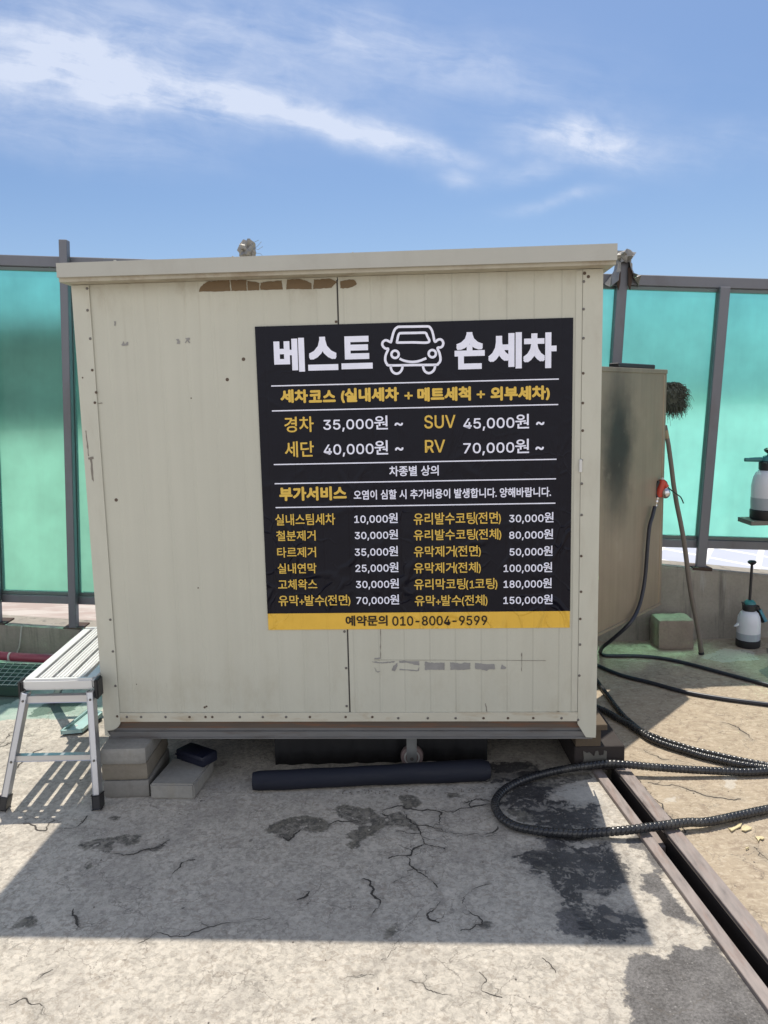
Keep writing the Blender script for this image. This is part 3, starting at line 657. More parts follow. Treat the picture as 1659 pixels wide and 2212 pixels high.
# lower street beyond the deck, reaching the horizon
def street_mat():
    mt = bpy.data.materials.new('pale_paving'); mt.use_nodes = True; n = N(mt.node_tree); b = mt.node_tree.nodes['Principled BSDF']
    P = n.obj(); x, y, z = n.sep(P)
    u = n.m('ADD', n.m('MULTIPLY', x, .62), n.m('MULTIPLY', y, .33)); v = n.m('SUBTRACT', n.m('MULTIPLY', x, .62), n.m('MULTIPLY', y, .33))
    ln = n.m('MINIMUM', n.m('ABSOLUTE', n.m('SUBTRACT', n.m('FRACT', u), .5)), n.m('ABSOLUTE', n.m('SUBTRACT', n.m('FRACT', v), .5)))
    grout = n.ss(ln, .07, .045); f = n.noise(P, .35, 5, .6)
    c = n.mix(grout, n.mix(f, (.36, .38, .44), (.44, .46, .52)), (.74, .73, .70))
    left = n.ss(x, -1.5, -3.); c = n.mix(left, c, n.mix(n.ss(n.noise(n.mapv(P, (.5, 1.6, 1)), 1.3, 5, .65, .3), .4, .62), (.36, .285, .245), (.46, .41, .36)))
    n.put(b.inputs['Base Color'], c); b.inputs['Roughness'].default_value = .8
    return mt
bm = B()
v = [bm.verts.new(p) for p in ((-3000, -3000, -3.2), (3000, -3000, -3.2), (3000, 3000, -3.2), (-3000, 3000, -3.2))]; bm.faces.new(v)
o = mk('street', bm, street_mat()); o['kind'] = 'structure'
bm = B()                                                        # low hills along the horizon
nx, ny = 160, 10
gridv = []
for j in range(ny + 1):
    row = []
    for i in range(nx + 1):
        x = -900 + 1800 * i / nx; t = j / ny; y = 620 + 260 * t
        hgt = (13 + 9 * math.sin(x * .011 + 1) + 6 * math.sin(x * .027) + 3 * math.sin(x * .07 + 2)) * math.sin(math.pi * min(1, t * 1.0)) ** .8
        row.append(bm.verts.new((x, y, -3.3 + max(0, hgt))))
    gridv.append(row)
for j in range(ny):
    for i in range(nx): bm.faces.new((gridv[j][i], gridv[j][i + 1], gridv[j + 1][i + 1], gridv[j + 1][i]))
o = mk('hills', bm, pm('hill_forest', (.06, .085, .05), .95, var=.6, scale=.05), smooth=True); o['kind'] = 'structure'

# ------------------------------------------------------------------ buildings seen blurred through the left pane
bm = B(); box(bm, (-170, 250, -3.2), (-84, 275, 21))
t = thing('building', 'distant dark block showing as a blurred band through the left green pane', 'building', (0, 0, 0))
mk('wall', bm, pm('far_render', (.17, .165, .16), .9, var=.3, scale=.06), t)
bm = B(); box(bm, (-172, 249, 21), (-82, 276, 28)); mk('roof', bm, pm('far_roof', (.10, .10, .10), .9, var=.3, scale=.05), t)

# ------------------------------------------------------------------ parapet walls
TY = 4.70
bm = B()
zl0 = FL(0, 1344)[1]; zl1 = FL(200, 1353)[1]
def fence_pt(a, b): return (a * math.cos(FT) + b * math.sin(FT), -a * math.sin(FT) + b * math.cos(FT))
pw = at(1425, 1221, TY); pw2 = at(1659, 1243, TY); sl_ = (pw2.z - pw.z) / (pw2.x - pw.x)
ql = at(0, 1350, TY); ql2 = at(195, 1362, TY); sll = (ql2.z - ql.z) / (ql2.x - ql.x)
zr = lambda x: pw.z + (x - pw.x) * sl_
zl = lambda x: ql.z + (x - ql.x) * sll
prism(bm, [(-4.2, -.02), (-.5, -.02), (-.5, zl(-.5)), (-4.2, zl(-4.2))], TY, TY + .22)
wl = mk('parapet_wall', bm, M['parapet']); tag(wl, 'low mossy concrete kerb wall under the tall green panes on the left', 'wall')
bm = B(); prism(bm, [(-.497, -.02), (4.2, -.02), (4.2, zr(4.2)), (-.497, zr(-.497))], TY, TY + .22)
bmesh.ops.bevel(bm, geom=[e for e in bm.edges], offset=.010, segments=2, affect='EDGES')
wr = mk('parapet_wall', bm, M['parapet']); tag(wr, 'taller stained concrete wall behind the paving block and floor sprayer', 'wall')

# ------------------------------------------------------------------ fence with green frosted panes
fence = thing('panel_fence', 'grey steel fence with frosted green panes standing on the concrete walls', 'fence', (0, FY, 0)); fence.rotation_euler = (0, FT, 0)
# rotation about +Y by FT: local x -> (cos,0,-sin); matches fence_pt
ztop = (FL(60, 557)[1] + FL(1500, 594)[1]) / 2
la = FL(155, 900)[0]; ra = FL(1334, 690)[0]; rb = FL(1540, 850)[0]
zbl = FL(90, 1293)[1]; zbr = FL(1540, 1175)[1]
bm = B(); box(bm, (-4.2, -.02, ztop - .064), (4.2, .03, ztop), .004); mk('top_rail', bm, M['post'], fence)
xm = .30
for x0, x1, zb in ((-4.2, xm, zbl), (xm, 4.2, zbr)):
    bm = B(); box(bm, (x0, -.02, zb - .026), (x1 - .002, .03, zb + .026), .003); mk('bottom_rail', bm, M['post'], fence)
posts = []
sp_r = rb - ra; sp_l = sp_r
xs = [ra + k * sp_r for k in range(0, 6)]
xl = la
lefts = []
while xl > -4.2: lefts.append(xl); xl -= .485
xl = la + .485
while xl < ra - .25: lefts.append(xl); xl += .485
allp = sorted(lefts + xs)
def wallz(px):
    xw = fence_pt(px, 0)[0]; z = (zl(xw) if xw < -.5 else zr(xw)); return z / math.cos(FT) + xw * math.tan(FT) * 0
def loc_of(xw, zw): # world x,z -> fence local
    c, s_ = math.cos(FT), math.sin(FT); return xw * c - zw * s_, xw * s_ + zw * c
for px in allp:
    wdt = .024 if px < xm - .1 else .030
    # foot height in fence axes
    f0 = fence_pt(px, .3); zw = zl(f0[0]) if f0[0] < -.5 else zr(f0[0])
    zfoot = loc_of(f0[0], zw)[1]
    tp = ztop - .066
    if abs(px - la) < 1e-6 or abs(px - ra) < 1e-6:
        tp = FL(160, 523)[1] if abs(px - la) < 1e-6 else ztop + .085
    bm = B()
    if tp > ztop:
        box(bm, (px - wdt, -.072 if px < 0 else -.052, zfoot), (px + wdt, -.0225, tp), .003)
    else: box(bm, (px - wdt, -.072 if px < 0 else -.052, zfoot), (px + wdt, -.0225, ztop - .06), .003)
    p = mk('post', bm, M['post'], fence)
    bm = B(); box(bm, (px - .06, -.078, zfoot - .012), (px + .06, .06, zfoot + .008), .002); mk('foot_plate', bm, M['rust'], p)
for a, b_ in zip(allp[:-1], allp[1:]):
    zb = zbl if a < xm - .2 else zbr
    x0, x1, z0, z1 = a + .034, b_ - .034, zb + .03, ztop - .068
    bm = B(); fw = .022
    box(bm, (x0 - .03, -.012, z0), (x0 - .03 + fw, .026, z1)); box(bm, (x1 + .03 - fw, -.012, z0), (x1 + .03, .026, z1))
    box(bm, (x0 - .03 + fw + .001, -.012, z1 - .018), (x1 + .03 - fw - .001, .026, z1)); box(bm, (x0 - .03 + fw + .001, -.012, z0), (x1 + .03 - fw - .001, .026, z0 + .018))
    fr = mk('pane_frame', bm, M['frame'], fence)
    bm = B(); yv = .012
    q = [bm.verts.new((xx, yv, zz)) for xx, zz in ((x0 - .03 + fw - .004, z0 + .014), (x1 + .03 - fw + .004, z0 + .014), (x1 + .03 - fw + .004, z1 - .014), (x0 - .03 + fw - .004, z1 - .014))]
    bm.faces.new(q); mk('pane', bm, M['panel'], fr)

# ------------------------------------------------------------------ booth
booth = thing('service_booth', 'cream sandwich panel booth with flat eave raised on blocks and a castor', 'booth', (0, CY0, 0), CYAW)
L0, R0_ = F(153.8, 614)[0], F(1302, 583)[0]
L1, R1 = F(230, 1588)[0], F(1286, 1592)[0]
XL = (L0 + L1) / 2; XR = (R0_ + R1) / 2
ZT = (F(153.8, 614)[1] + F(1302, 583)[1]) / 2
ZB = (F(700, 1595)[1])
DEP = 1.42
seam = (F(733, 620)[0] + F(752, 1480)[0]) / 2
zs1, zs0 = F(700, 1538)[1], F(700, 1557)[1]
def wpanel(x0, x1, yb):
    bm = B(); box(bm, (x0, yb, zs0 + .004), (x1, .05, ZT)); return mk('wall_panel', bm, M['wall'], booth)
wpl = wpanel(XL + .004, seam - .0015, 0.); wpr = wpanel(seam + .0015, XR - .004, -.0015)
bm = B(); box(bm, (XL + .01, .052, ZB + .056), (XR - .01, DEP, ZT)); mk('body', bm, M['wall'], booth)
bm = B(); box(bm, (seam - .0045, -.001, zs1), (seam + .0012, .0, ZT - .01)); mk('seam', bm, M['seam'], booth)
# corner trims, base strip
il = (F(192, 640)[0] + F(262, 1540)[0]) / 2; ir = (F(1258, 620)[0] + F(1248, 1540)[0]) / 2
zb_l = F(232, 1588)[1]; zb_r = F(1280, 1592)[1]
bm = B()
pts = [(XL, ZT - .001), (il, ZT - .001), (il, zs0 - .005)]
for k in range(1, 7):
    a = k / 6 * math.pi / 2; pts.append((il - .002 - (1 - math.cos(a)) * .055, zs0 - .005 - math.sin(a) * .033))
pts += [(XL + .02, zb_l - .002), (XL, zb_l)]
prism(bm, pts, -.006, -.0018); tl_ = mk('corner_trim', bm, M['trim'], booth)
bm = B(); prism(bm, [(XR, ZT - .001), (ir, ZT - .001), (ir, zs0 - .012), (ir + .032, zb_r + .002), (XR, zb_r)], -.006, -.0018); tr_ = mk('corner_trim', bm, M['trim'], booth)
for xx in (XL - .001, XR - .003):
    bm = B(); box(bm, (xx, -.0058, zb_l), (xx + .004, .07, ZT - .001)); mk('corner_return', bm, M['trim'], booth)
bm = B(); box(bm, (ir - .024, -.0042, zs1 + .002), (ir - .002, -.0016, ZT - .004)); mk('edge_strip', bm, M['trim'], booth)
bm = B(); box(bm, (il + .001, -.0075, zs0), (ir - .001, -.0018, zs1)); bs = mk('base_strip', bm, M['strip'], booth)
bm = B(); box(bm, (XL + .03, .004, F(700, 1573)[1]), (XR - .03, .05, zs0 + .003)); mk('sill_timber', bm, M['timber_dark'], booth)
zc1 = F(700, 1574)[1]
bm = B()
box(bm, (XL + .012, .001, ZB), (XR - .012, .009, zc1 - .012)); box(bm, (XL + .012, .0092, zc1 - .0118), (XR - .012, .05, zc1)); box(bm, (XL + .012, -.004, ZB), (XR - .012, .0008, ZB + .006))
box(bm, (XL + .012, .051, ZB), (XR - .012, DEP, ZB + .055)); mk('base_frame', bm, M['channel'], booth)
bm = B(); box(bm, (XL + .02, DEP - .02, .004), (XR - .02, DEP - .012, ZB - .001)); box(bm, (XR - .03, .9, .004), (XR - .022, DEP - .021, ZB - .001)); box(bm, (XL + .022, .62, .004), (XL + .03, DEP - .021, ZB - .001)); mk('shade_skirt', bm, M['raildark'], booth)  # added closing plates, cut the light reaching under the booth
# roof
EO = .085
ea = F(120, 562, EO); eb = F(1334, 532, EO); ec = F(1334, 563, EO); ed = F(122, 598, EO)
zt_, zb_ = (ea[1] + eb[1]) / 2, (ec[1] + ed[1]) / 2
bm = B(); prism(bm, [(ea[0], zt_ - .002), (eb[0], zt_ + .002), (eb[0], zb_ - .001), (ea[0], zb_ + .001)], -EO, -EO + .012); mk('fascia', bm, M['fascia'], booth)
bm = B(); prism(bm, [(ea[0] + .001, zt_ - .003), (eb[0] - .001, zt_ + .0005), (eb[0] - .001, ZT + .001), (ea[0] + .001, ZT + .001)], -EO + .0125, DEP + .06); rf = mk('roof', bm, M['soffit'], booth)
bm = B()
for k in range(5):
    x0 = ea[0] + .2 + k * .43; prism(bm, [(x0, zt_ - .004), (x0 + .012, zt_ - .004), (x0 + .008, zt_ + .006), (x0 + .004, zt_ + .006)], -EO + .02, DEP + .05)
mk('roof_rib', bm, M['fascia'], rf)
# screws
def screws(parent, pts, y, mats=('screw', 'rustscrew'), r=.0042):
    for i, (u, v_) in enumerate(pts):
        s_, z_ = F(u, v_); bm = B(); lathe(bm, [(r * 1.25, 0), (r * 1.2, -.0012), (r * .7, -.0026)], (s_, y, z_), 8, 'Y'); mk('screw', bm, M[mats[(i * 7 // 3) % 2]], parent)
k1 = lambda x, ox, sc: (ox + x * sc) * .5486
screws(bs, [(k1(x, 300, .7233), k1(440, 2500, .7233) + 1) for x in (280, 357, 490, 620, 707, 744, 893, 1018, 1145, 1274, 1468, 1613)] + [(k1(x, 1300, .663), k1(565, 2450, .663)) for x in (405, 580, 745, 910, 1055, 1205, 1372)], -.0076)
screws(tl_, [(k1(x, 0, .603), k1(y, 900, .603)) for x, y in ((573, 393), (576, 535), (594, 720), (607, 925), (632, 1070), (624, 1137))] + [(k1(x, 0, .5425), k1(y, 2300, .5425)) for x, y in ((805, 255), (824, 485), (842, 735), (855, 955))], -.0061)
screws(tr_, [(k1(x, 2200, .497), k1(y, 900, .497)) for x, y in ((196, 422), (194, 640), (193, 870), (191, 1147), (188, 1382), (187, 1600), (178, 1835), (180, 2020))] + [(k1(x, 2200, .497), k1(y, 1900, .497)) for x, y in ((179, 255), (176, 580), (174, 862), (168, 1077), (166, 1280), (161, 1525), (150, 1875))], -.0061)
screws(wpl, [(k1(x, 1300, .663), k1(y, 2450, .663)) for x, y in ((85, 55), (95, 272), (98, 498))] + [(726, 695)], -.0001)
def dots(parent, pts, name, mat, y):
    for u, v_, r in pts:
        s_, z_ = F(u, v_); bm = B(); lathe(bm, [(r, 0), (r * .95, -.001), (r * .4, -.0014)], (s_, y, z_), 12, 'Y'); mk(name, bm, M[mat], parent)
dots(wpl, [(526, 776, .0068), (491, 820, .0065), (251, 1080, .0068), (413, 860, .0026), (428, 1270, .0028), (295, 1478 - 0, .002), (442, 1528, .0045), (446, 1526, .004)], 'bolt_head', 'rustscrew', -.0001)
dots(tr_, [(1256 + 6, 631 - 40, .006), (k1(232, 2200, .497), k1(383, 900, .497), .006)], 'bolt_head', 'rustscrew', -.0061)
dots(tl_, [(180, 691 + 125, .003)], 'bolt_head', 'rustscrew', -.0061)
s_, z_ = F(1253, 1006); bm = B(); box(bm, (s_ - .005, -.012, z_ - .024), (s_ + .006, -.0062, z_ + .024), .002); mk('hinge', bm, M['whiteplastic'], tr_)

# torn strip, tape residue, scuffs: thin scraps lying on the sheet
def scrap(name, polys, mat, parent, y=-.0012, t=.0008, sc=None):
    for p in polys:
        q = [F(*(sc(x, y_) if sc else (x, y_))) for x, y_ in p]; rq = random.Random(len(p) * 7 + int(p[0][0])); out = []
        for a, b_ in zip(q, q[1:] + q[:1]):
            L_ = math.hypot(b_[0] - a[0], b_[1] - a[1]); out.append(a)
            if L_ > .008:
                k_ = min(8, int(L_ / .005)); out += [(a[0] + (b_[0] - a[0]) * i / k_ + rq.gauss(0, .0008), a[1] + (b_[1] - a[1]) * i / k_ + rq.gauss(0, .0008)) for i in range(1, k_)]
        bm = B(); prism(bm, out, y - t, y + .0005); mk(name, bm, M[mat], parent)
tq = lambda x, y: ((200 + x * .7836) * .5486, (900 + y * .7836) * .5486)
scrap('torn_strip', [[(745, 318), (750, 300), (768, 278), (790, 266), (850, 262), (897, 258), (903, 314)], [(908, 314), (905, 259), (983, 258), (986, 312)], [(990, 311), (988, 264), (1030, 268), (1049, 275), (1048, 309)],
                     [(1054, 308), (1054, 272), (1090, 266), (1160, 261), (1166, 306)], [(1184, 306), (1188, 256), (1250, 253), (1290, 265), (1310, 275), (1312, 304)], [(1318, 303), (1322, 256), (1400, 251), (1438, 268), (1410, 298), (1360, 302)]], 'brown', wpl, sc=tq)
scrap('torn_strip', [[(1455, 300), (1455, 265), (1500, 256), (1524, 258), (1538, 280), (1520, 292), (1490, 301)]], 'brown', wpr, y=-.0025, sc=tq)
tw = lambda x, y: ((1300 + x * .663) * .5486, (2450 + y * .663) * .5486)
scrap('tape_residue', [[(250, 232), (310, 238), (386, 230), (380, 238), (315, 243), (255, 237)], [(365, 285), (375, 258), (400, 240), (395, 270), (385, 290)], [(410, 228), (530, 232), (528, 256), (450, 238), (412, 240)], [(412, 276), (520, 284), (528, 262), (528, 288), (412, 284)],
                       [(562, 233), (620, 242), (680, 238), (679, 282), (600, 280), (562, 282)], [(714, 236), (780, 246), (800, 238), (832, 240), (831, 278), (790, 282), (714, 281)], [(862, 240), (930, 250), (975, 248), (980, 276), (945, 278), (930, 288), (890, 278), (862, 276)],
                       [(1012, 276), (1020, 250), (1045, 268), (1040, 276)], [(265, 265), (275, 290), (300, 290), (285, 298), (270, 290)], [(262, 212), (300, 210), (300, 216), (265, 217)]], 'residue', wpr, y=-.0026, sc=tw)
scrap('scuff', [[(260, 222), (1280, 226), (1280, 228), (260, 224)], [(298, 40), (301, 40), (301, 210), (298, 210)], [(1340, 525), (1362, 528), (1355, 533)], [(920, 480), (925, 482), (932, 530), (927, 528)], [(1136, 180), (1139, 180), (1139, 290), (1136, 290)]], 'pencil', wpr, y=-.0024, t=.0004, sc=tw)
tz = lambda x, y: (x * .603 * .5486, (900 + y * .603) * .5486)
scrap('tape_residue', [[(745, 606), (757, 606), (757, 620), (753, 635), (747, 634), (749, 618)], [(792, 760), (806, 735), (812, 752), (824, 752), (828, 742), (836, 740), (835, 763), (800, 766)], [(1150, 723), (1166, 721), (1176, 738), (1174, 754), (1155, 752), (1160, 738)], [(1210, 716), (1240, 713), (1240, 724), (1232, 730), (1242, 748), (1234, 748), (1226, 732), (1214, 748), (1208, 746), (1220, 726)]], 'residue', wpl, sc=tz)
scrap('scuff', [[(640, 1140), (670, 1139), (670, 1142), (640, 1143)]], 'pencil', wpl, t=.0004, sc=tz)
scrap('scuff', [[(192, 988), (203, 986), (204, 991), (193, 993)], [(196, 991), (200, 991), (204, 1040), (200, 1035)], [(186, 930), (188, 930), (194, 985), (192, 985)]], 'pencil', tl_, y=-.0066, t=.0004)

# castor under the front edge (a part of the booth)
cl = Matrix.Rotation(-CYAW, 4, 'Z') @ (Vector((.094, 3.055, 0)) - Vector((0, CY0, 0)))
cx_, cy_ = cl.x, cl.y
bm = B(); lathe(bm, [(.030, -.016), (.044, -.016), (.0475, -.010), (.0475, .010), (.044, .016), (.030, .016)], (cx_, cy_, .0475), 28, 'Y'); cast = mk('castor', bm, M['tyre'], booth, 40)
bm = B(); lathe(bm, [(.033, -.0175), (.033, .0175)], (cx_, cy_, .0475), 28, 'Y'); mk('rim', bm, M['hub'], cast, 40)
bm = B(); lathe(bm, [(.0265, -.0185), (.0265, -.0172)], (cx_, cy_, .0475), 28, 'Y'); mk('hub_face', bm, M['tyre'], cast, 40)
bm = B(); pts = [(cx_ - .021, ZB + .001), (cx_ + .021, ZB + .001)]
for k in range(9):
    a = -math.pi * k / 8; pts.append((cx_ + .021 * math.cos(a), .046 + .021 * math.sin(a)))
prism(bm, pts, cy_ - .026, cy_ - .0215); prism(bm, pts, cy_ + .0215, cy_ + .026); box(bm, (cx_ - .045, cy_ - .04, ZB - .006), (cx_ + .045, cy_ + .04, ZB - .0005)); mk('fork', bm, M['galv'], cast)
bm = B(); lathe(bm, [(.008, -.030), (.008, -.0262)], (cx_, cy_, .046), 6, 'Y'); mk('axle_nut', bm, M['screw'], cast)
for px, py in ((XL + .5, DEP - .1), (XR - .25, DEP - .1)):      # rear wheels carry the back of the booth
    bm = B(); lathe(bm, [(.030, -.016), (.0475, -.012), (.0475, .012), (.030, .016)], (px, py, .0475), 20, 'Y'); r_ = mk('castor', bm, M['tyre'], booth, 40)
    bm = B(); box(bm, (px - .02, py - .026, .05), (px + .02, py - .02, ZB)); box(bm, (px - .02, py + .02, .05), (px + .02, py + .026, ZB)); mk('fork', bm, M['galv'], r_)

# steel door swung open on the booth's right side, booth axes
WI = Matrix.Translation((0, CY0, 0)) @ Matrix.Rotation(CYAW, 4, 'Z'); WI = WI.inverted()
dR = at(1433, 1050, 4.38); dL = Vector((1.075, 3.80, 0)); dd = (Vector((dR.x, dR.y, 0)) - dL).normalized()
hg = Vector((XR * math.cos(CYAW) + .02, 0, 0)); tt = (.885 - dL.x) / dd.x; dH = dL + dd * tt
zt_d, zb_d = at(1442, 800, 4.38).z, at(1424, 1305, 4.38).z
Ld = (Vector((dR.x, dR.y, 0)) - dH).length
Dm = WI @ Matrix.Translation(dH) @ Matrix.Rotation(math.atan2(dd.y, dd.x), 4, 'Z')
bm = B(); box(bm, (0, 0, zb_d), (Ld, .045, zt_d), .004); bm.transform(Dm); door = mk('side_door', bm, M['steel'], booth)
bm = B()
for a, b_ in (((0, -.006, zt_d - .02), (Ld + .004, .05, zt_d + .004)), ((Ld - .03, -.003, zb_d + .012), (Ld + .002, .0485, zt_d - .021)), ((0, -.006, zb_d - .004), (Ld + .004, .05, zb_d + .011))): box(bm, a, b_, .002)
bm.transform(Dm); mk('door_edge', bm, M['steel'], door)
bm = B(); box(bm, (Ld * .45, .006, zt_d + .0045), (Ld * .87, .06, zt_d + .028), .004); bm.transform(Dm); mk('rubber_strip', bm, M['black'], door)
bm = B(); box(bm, (-.02, .002, zb_d + .1), (.004, .04, zb_d + .2)); box(bm, (-.02, .002, zt_d - .2), (.004, .04, zt_d - .1)); bm.transform(Dm); mk('hinge', bm, M['screw'], door)
kp = WI @ at(1298, 1108, 3.5)
bm = B(); lathe(bm, [(.014, 0), (.014, .006), (.008, .008), (.008, .03), (.016, .04), (.018, .05), (.012, .058)], (0, 0, 0), 16); bm.transform(Matrix.Translation((XR - .012, kp.y, kp.z)) @ Matrix.Rotation(math.pi / 2, 4, 'Y')); mk('door_knob', bm, M['brass'], booth, True)

# ------------------------------------------------------------------ price sign
sign = thing('price_sign', 'black vinyl price sign with white and yellow Korean lettering stuck on the booth wall', 'sign', (0, CY0, 0), CYAW)
SL = (F(552, 702)[0] + F(577, 1320)[0]) / 2; SR = (F(1241, 690)[0] + F(1228, 1320)[0]) / 2
SZ1 = F(900, 696)[1]; SZY = F(900, 1322)[1]; SZ0 = F(900, 1357.5)[1]
YS = -.0046
bm = B(); box(bm, (SL, YS, SZY), (SR, -.002, SZ1)); mk('sheet', bm, M['sign'], sign)
bm = B(); box(bm, (SL + .001, YS - .0005, SZ0), (SR - .001, -.002, SZY - .0003)); mk('yellow_band', bm, M['band'], sign)
YL = YS - .0018
dgr = None
FONT = None
try:                                                              # Blender's own bundled face; the default one serves if it is missing
    FONT = bpy.data.fonts.load(bpy.utils.system_resource('DATAFILES', path='fonts') + '/Inter.woff2')
except Exception: pass
def text(body, bb, mat, off=0., ox=493.7, oy=658.3, k=.49604):
    """one printed line; off = how much bolder, in metres"""
    x0, y0, x1, y1 = bb; u0, u1, v0, v1 = ox + x0 * k, ox + x1 * k, oy + y0 * k, oy + y1 * k
    s0, s1 = F(u0, (v0 + v1) / 2)[0] + off, F(u1, (v0 + v1) / 2)[0] - off; z1, z0 = F((u0 + u1) / 2, v0)[1] - off, F((u0 + u1) / 2, v1)[1] + off
    runs = []
    for ch in body:
        han = ord(ch) > 0x1100
        if ch == ' ' and runs: runs[-1][1] += ch
        elif runs and runs[-1][0] == han: runs[-1][1] += ch
        else: runs.append([han, ch])
    Pl, faces, xo = [], [], 0.
    for han, t_ in runs:
        cu = bpy.data.curves.new('lettering', 'FONT'); cu.body = t_.rstrip(); cu.size = 1 if han else 1.22; cu.resolution_u = 3
        if FONT and not han: cu.font = FONT
        ob = bpy.data.objects.new('lettering', cu); C.objects.link(ob); bpy.context.view_layer.update()
        me = bpy.data.meshes.new_from_object(ob.evaluated_get(bpy.context.evaluated_depsgraph_get()))
        bpy.data.objects.remove(ob); bpy.data.curves.remove(cu)
        q = np.array([v_.co for v_ in me.vertices]); q[:, 0] += xo - q[:, 0].min(); xo = q[:, 0].max() + .07 + (.30 if t_.endswith(' ') else 0)
        faces += [tuple(v_ + len(Pl) for v_ in p.vertices) for p in me.polygons]; Pl += [tuple(v_) for v_ in q]; bpy.data.meshes.remove(me)
    P = np.array(Pl); lo, hi = P.min(0), P.max(0)
    base = [(s0 + (x - lo[0]) / (hi[0] - lo[0]) * (s1 - s0), z0 + (y - lo[1]) / (hi[1] - lo[1]) * (z1 - z0)) for x, y, _ in P]
    sh = [(0, 0)] + ([(off * math.cos(a * math.pi / 4), off * math.sin(a * math.pi / 4)) for a in range(8)] if off else [])
    if off > .0035: sh = [(off * i, off * j) for i in (-1, -.4, .4, 1) for j in (-1, 0, 1)]
    V, Fs = [], []
    for q, (ax_, az_) in enumerate(sh):
        o_ = len(V); V += [(x + ax_, YL - q * .00006, z + az_) for x, z in base]; Fs += [tuple(i + o_ for i in f_) for f_ in faces]
    me = bpy.data.meshes.new('lettering'); me.from_pydata(V, [], Fs); me.materials.append(M[mat])
    o = bpy.data.objects.new('lettering', me); C.objects.link(o); o.parent = sign
HV, BD, MD = .0055, .0026, .0009
for b_, *bb in (('베', 199, 146, 332, 293), ('스', 346, 140, 477, 286), ('트', 491, 137, 627, 280), ('손', 984, 120, 1115, 281), ('세', 1130, 122, 1276, 279), ('차', 1282, 122, 1427, 277)): text(b_, bb, 'white', HV)
for b_, x0, y0, x1, y1 in (('세', 227, 369, 285, 428), ('차', 288, 369, 347, 428), ('코', 350, 372, 408, 426), ('스', 411, 372, 467, 424), ('(실내세차', 490, 361, 742, 425), ('+', 766, 380, 802, 412), ('메트세척', 822, 358, 1055, 420), ('+', 1080, 374, 1116, 407), ('외부세차)', 1140, 354, 1398, 418), ('부가서비스', 222, 791, 515, 852)): text(b_, (x0, y0, x1, y1), 'yellow', BD if b_ != '+' else .0012)
for b_, x0, y0, x1, y1 in (('경차', 244, 487, 372, 555), ('SUV', 852, 480, 988, 538), ('세단', 246, 594, 373, 663), ('RV', 855, 588, 943, 643)): text(b_, (x0, y0, x1, y1), 'yellow', MD)
for b_, x0, y0, x1, y1 in (('35,000원', 413, 485, 694, 551), ('~', 723, 513, 760, 527), ('45,000원', 1022, 478, 1308, 547), ('~', 1338, 509, 1374, 524), ('40,000원', 415, 592, 695, 660), ('~', 725, 620, 762, 635), ('70,000원', 1022, 586, 1308, 654), ('~', 1335, 617, 1372, 632),
                           ('차종별 상의', 700, 700, 915, 745), ('오염이 심할 시 추가비용이 발생합니다. 양해바랍니다.', 545, 799, 1403, 842)): text(b_, (x0, y0, x1, y1), 'white', .0008 if b_ != '~' else .0012)
for b_, x0, y0, x1, y1 in (('실내스팀세차', 205, 190, 465, 240), ('철분제거', 209, 263, 380, 308), ('타르제거', 213, 335, 382, 380), ('실내연막', 215, 405, 384, 450), ('고체왁스', 217, 475, 387, 520), ('유막+발수(전면)', 219, 543, 531, 592),
                           ('유리발수코팅(전면)', 806, 184, 1185, 238), ('유리발수코팅(전체)', 806, 257, 1187, 306), ('유막제거(전면)', 807, 329, 1098, 379), ('유막제거(전체)', 807, 401, 1098, 450), ('유리막코팅(1코팅)', 808, 471, 1170, 521), ('유막+발수(전체)', 811, 543, 1127, 592)): text(b_, (x0, y0, x1, y1), 'yellow', .0006, oy=1014.9)
for b_, x0, y0, x1, y1 in (('10,000원', 548, 187, 737, 236), ('30,000원', 550, 259, 738, 306), ('35,000원', 550, 331, 738, 379), ('25,000원', 553, 401, 740, 449), ('30,000원', 555, 472, 742, 519), ('70,000원', 557, 542, 743, 589),
                           ('30,000원', 1221, 184, 1414, 233), ('80,000원', 1221, 257, 1412, 305), ('50,000원', 1223, 330, 1410, 378), ('100,000원', 1197, 401, 1408, 449), ('180,000원', 1197, 470, 1406, 518), ('150,000원', 1196, 541, 1410, 588)): text(b_, (x0, y0, x1, y1), 'white', .0007, oy=1014.9)
M['ink'] = sign_mat('black_print', (.03, .022, .015), .5)
text('예약문의', (510, 632, 693, 678), 'ink', .0014, oy=1014.9); text('010-8004-9599', (713, 634, 1126, 676), 'ink', .0009, oy=1014.9)
bm = B()
for oy, pr in ((658.3, ((187, 347, 1437, 331), (190, 456, 1434, 441), (198, 689, 1427, 679), (202, 772, 1425, 764))), (1014.9, ((206, 157, 1422, 151),))):
    for x0, y0, x1, y1 in pr:
        k = .49604; a = F(493.7 + x0 * k, oy + y0 * k); b_ = F(493.7 + x1 * k, oy + y1 * k); z = (a[1] + b_[1]) / 2
        q = [bm.verts.new((xx, YL, zz)) for xx, zz in ((a[0], z - .0021), (b_[0], z - .0021), (b_[0], z + .0021), (a[0], z + .0021))]; bm.faces.new(q)
mk('ruled_line', bm, M['white'], sign)
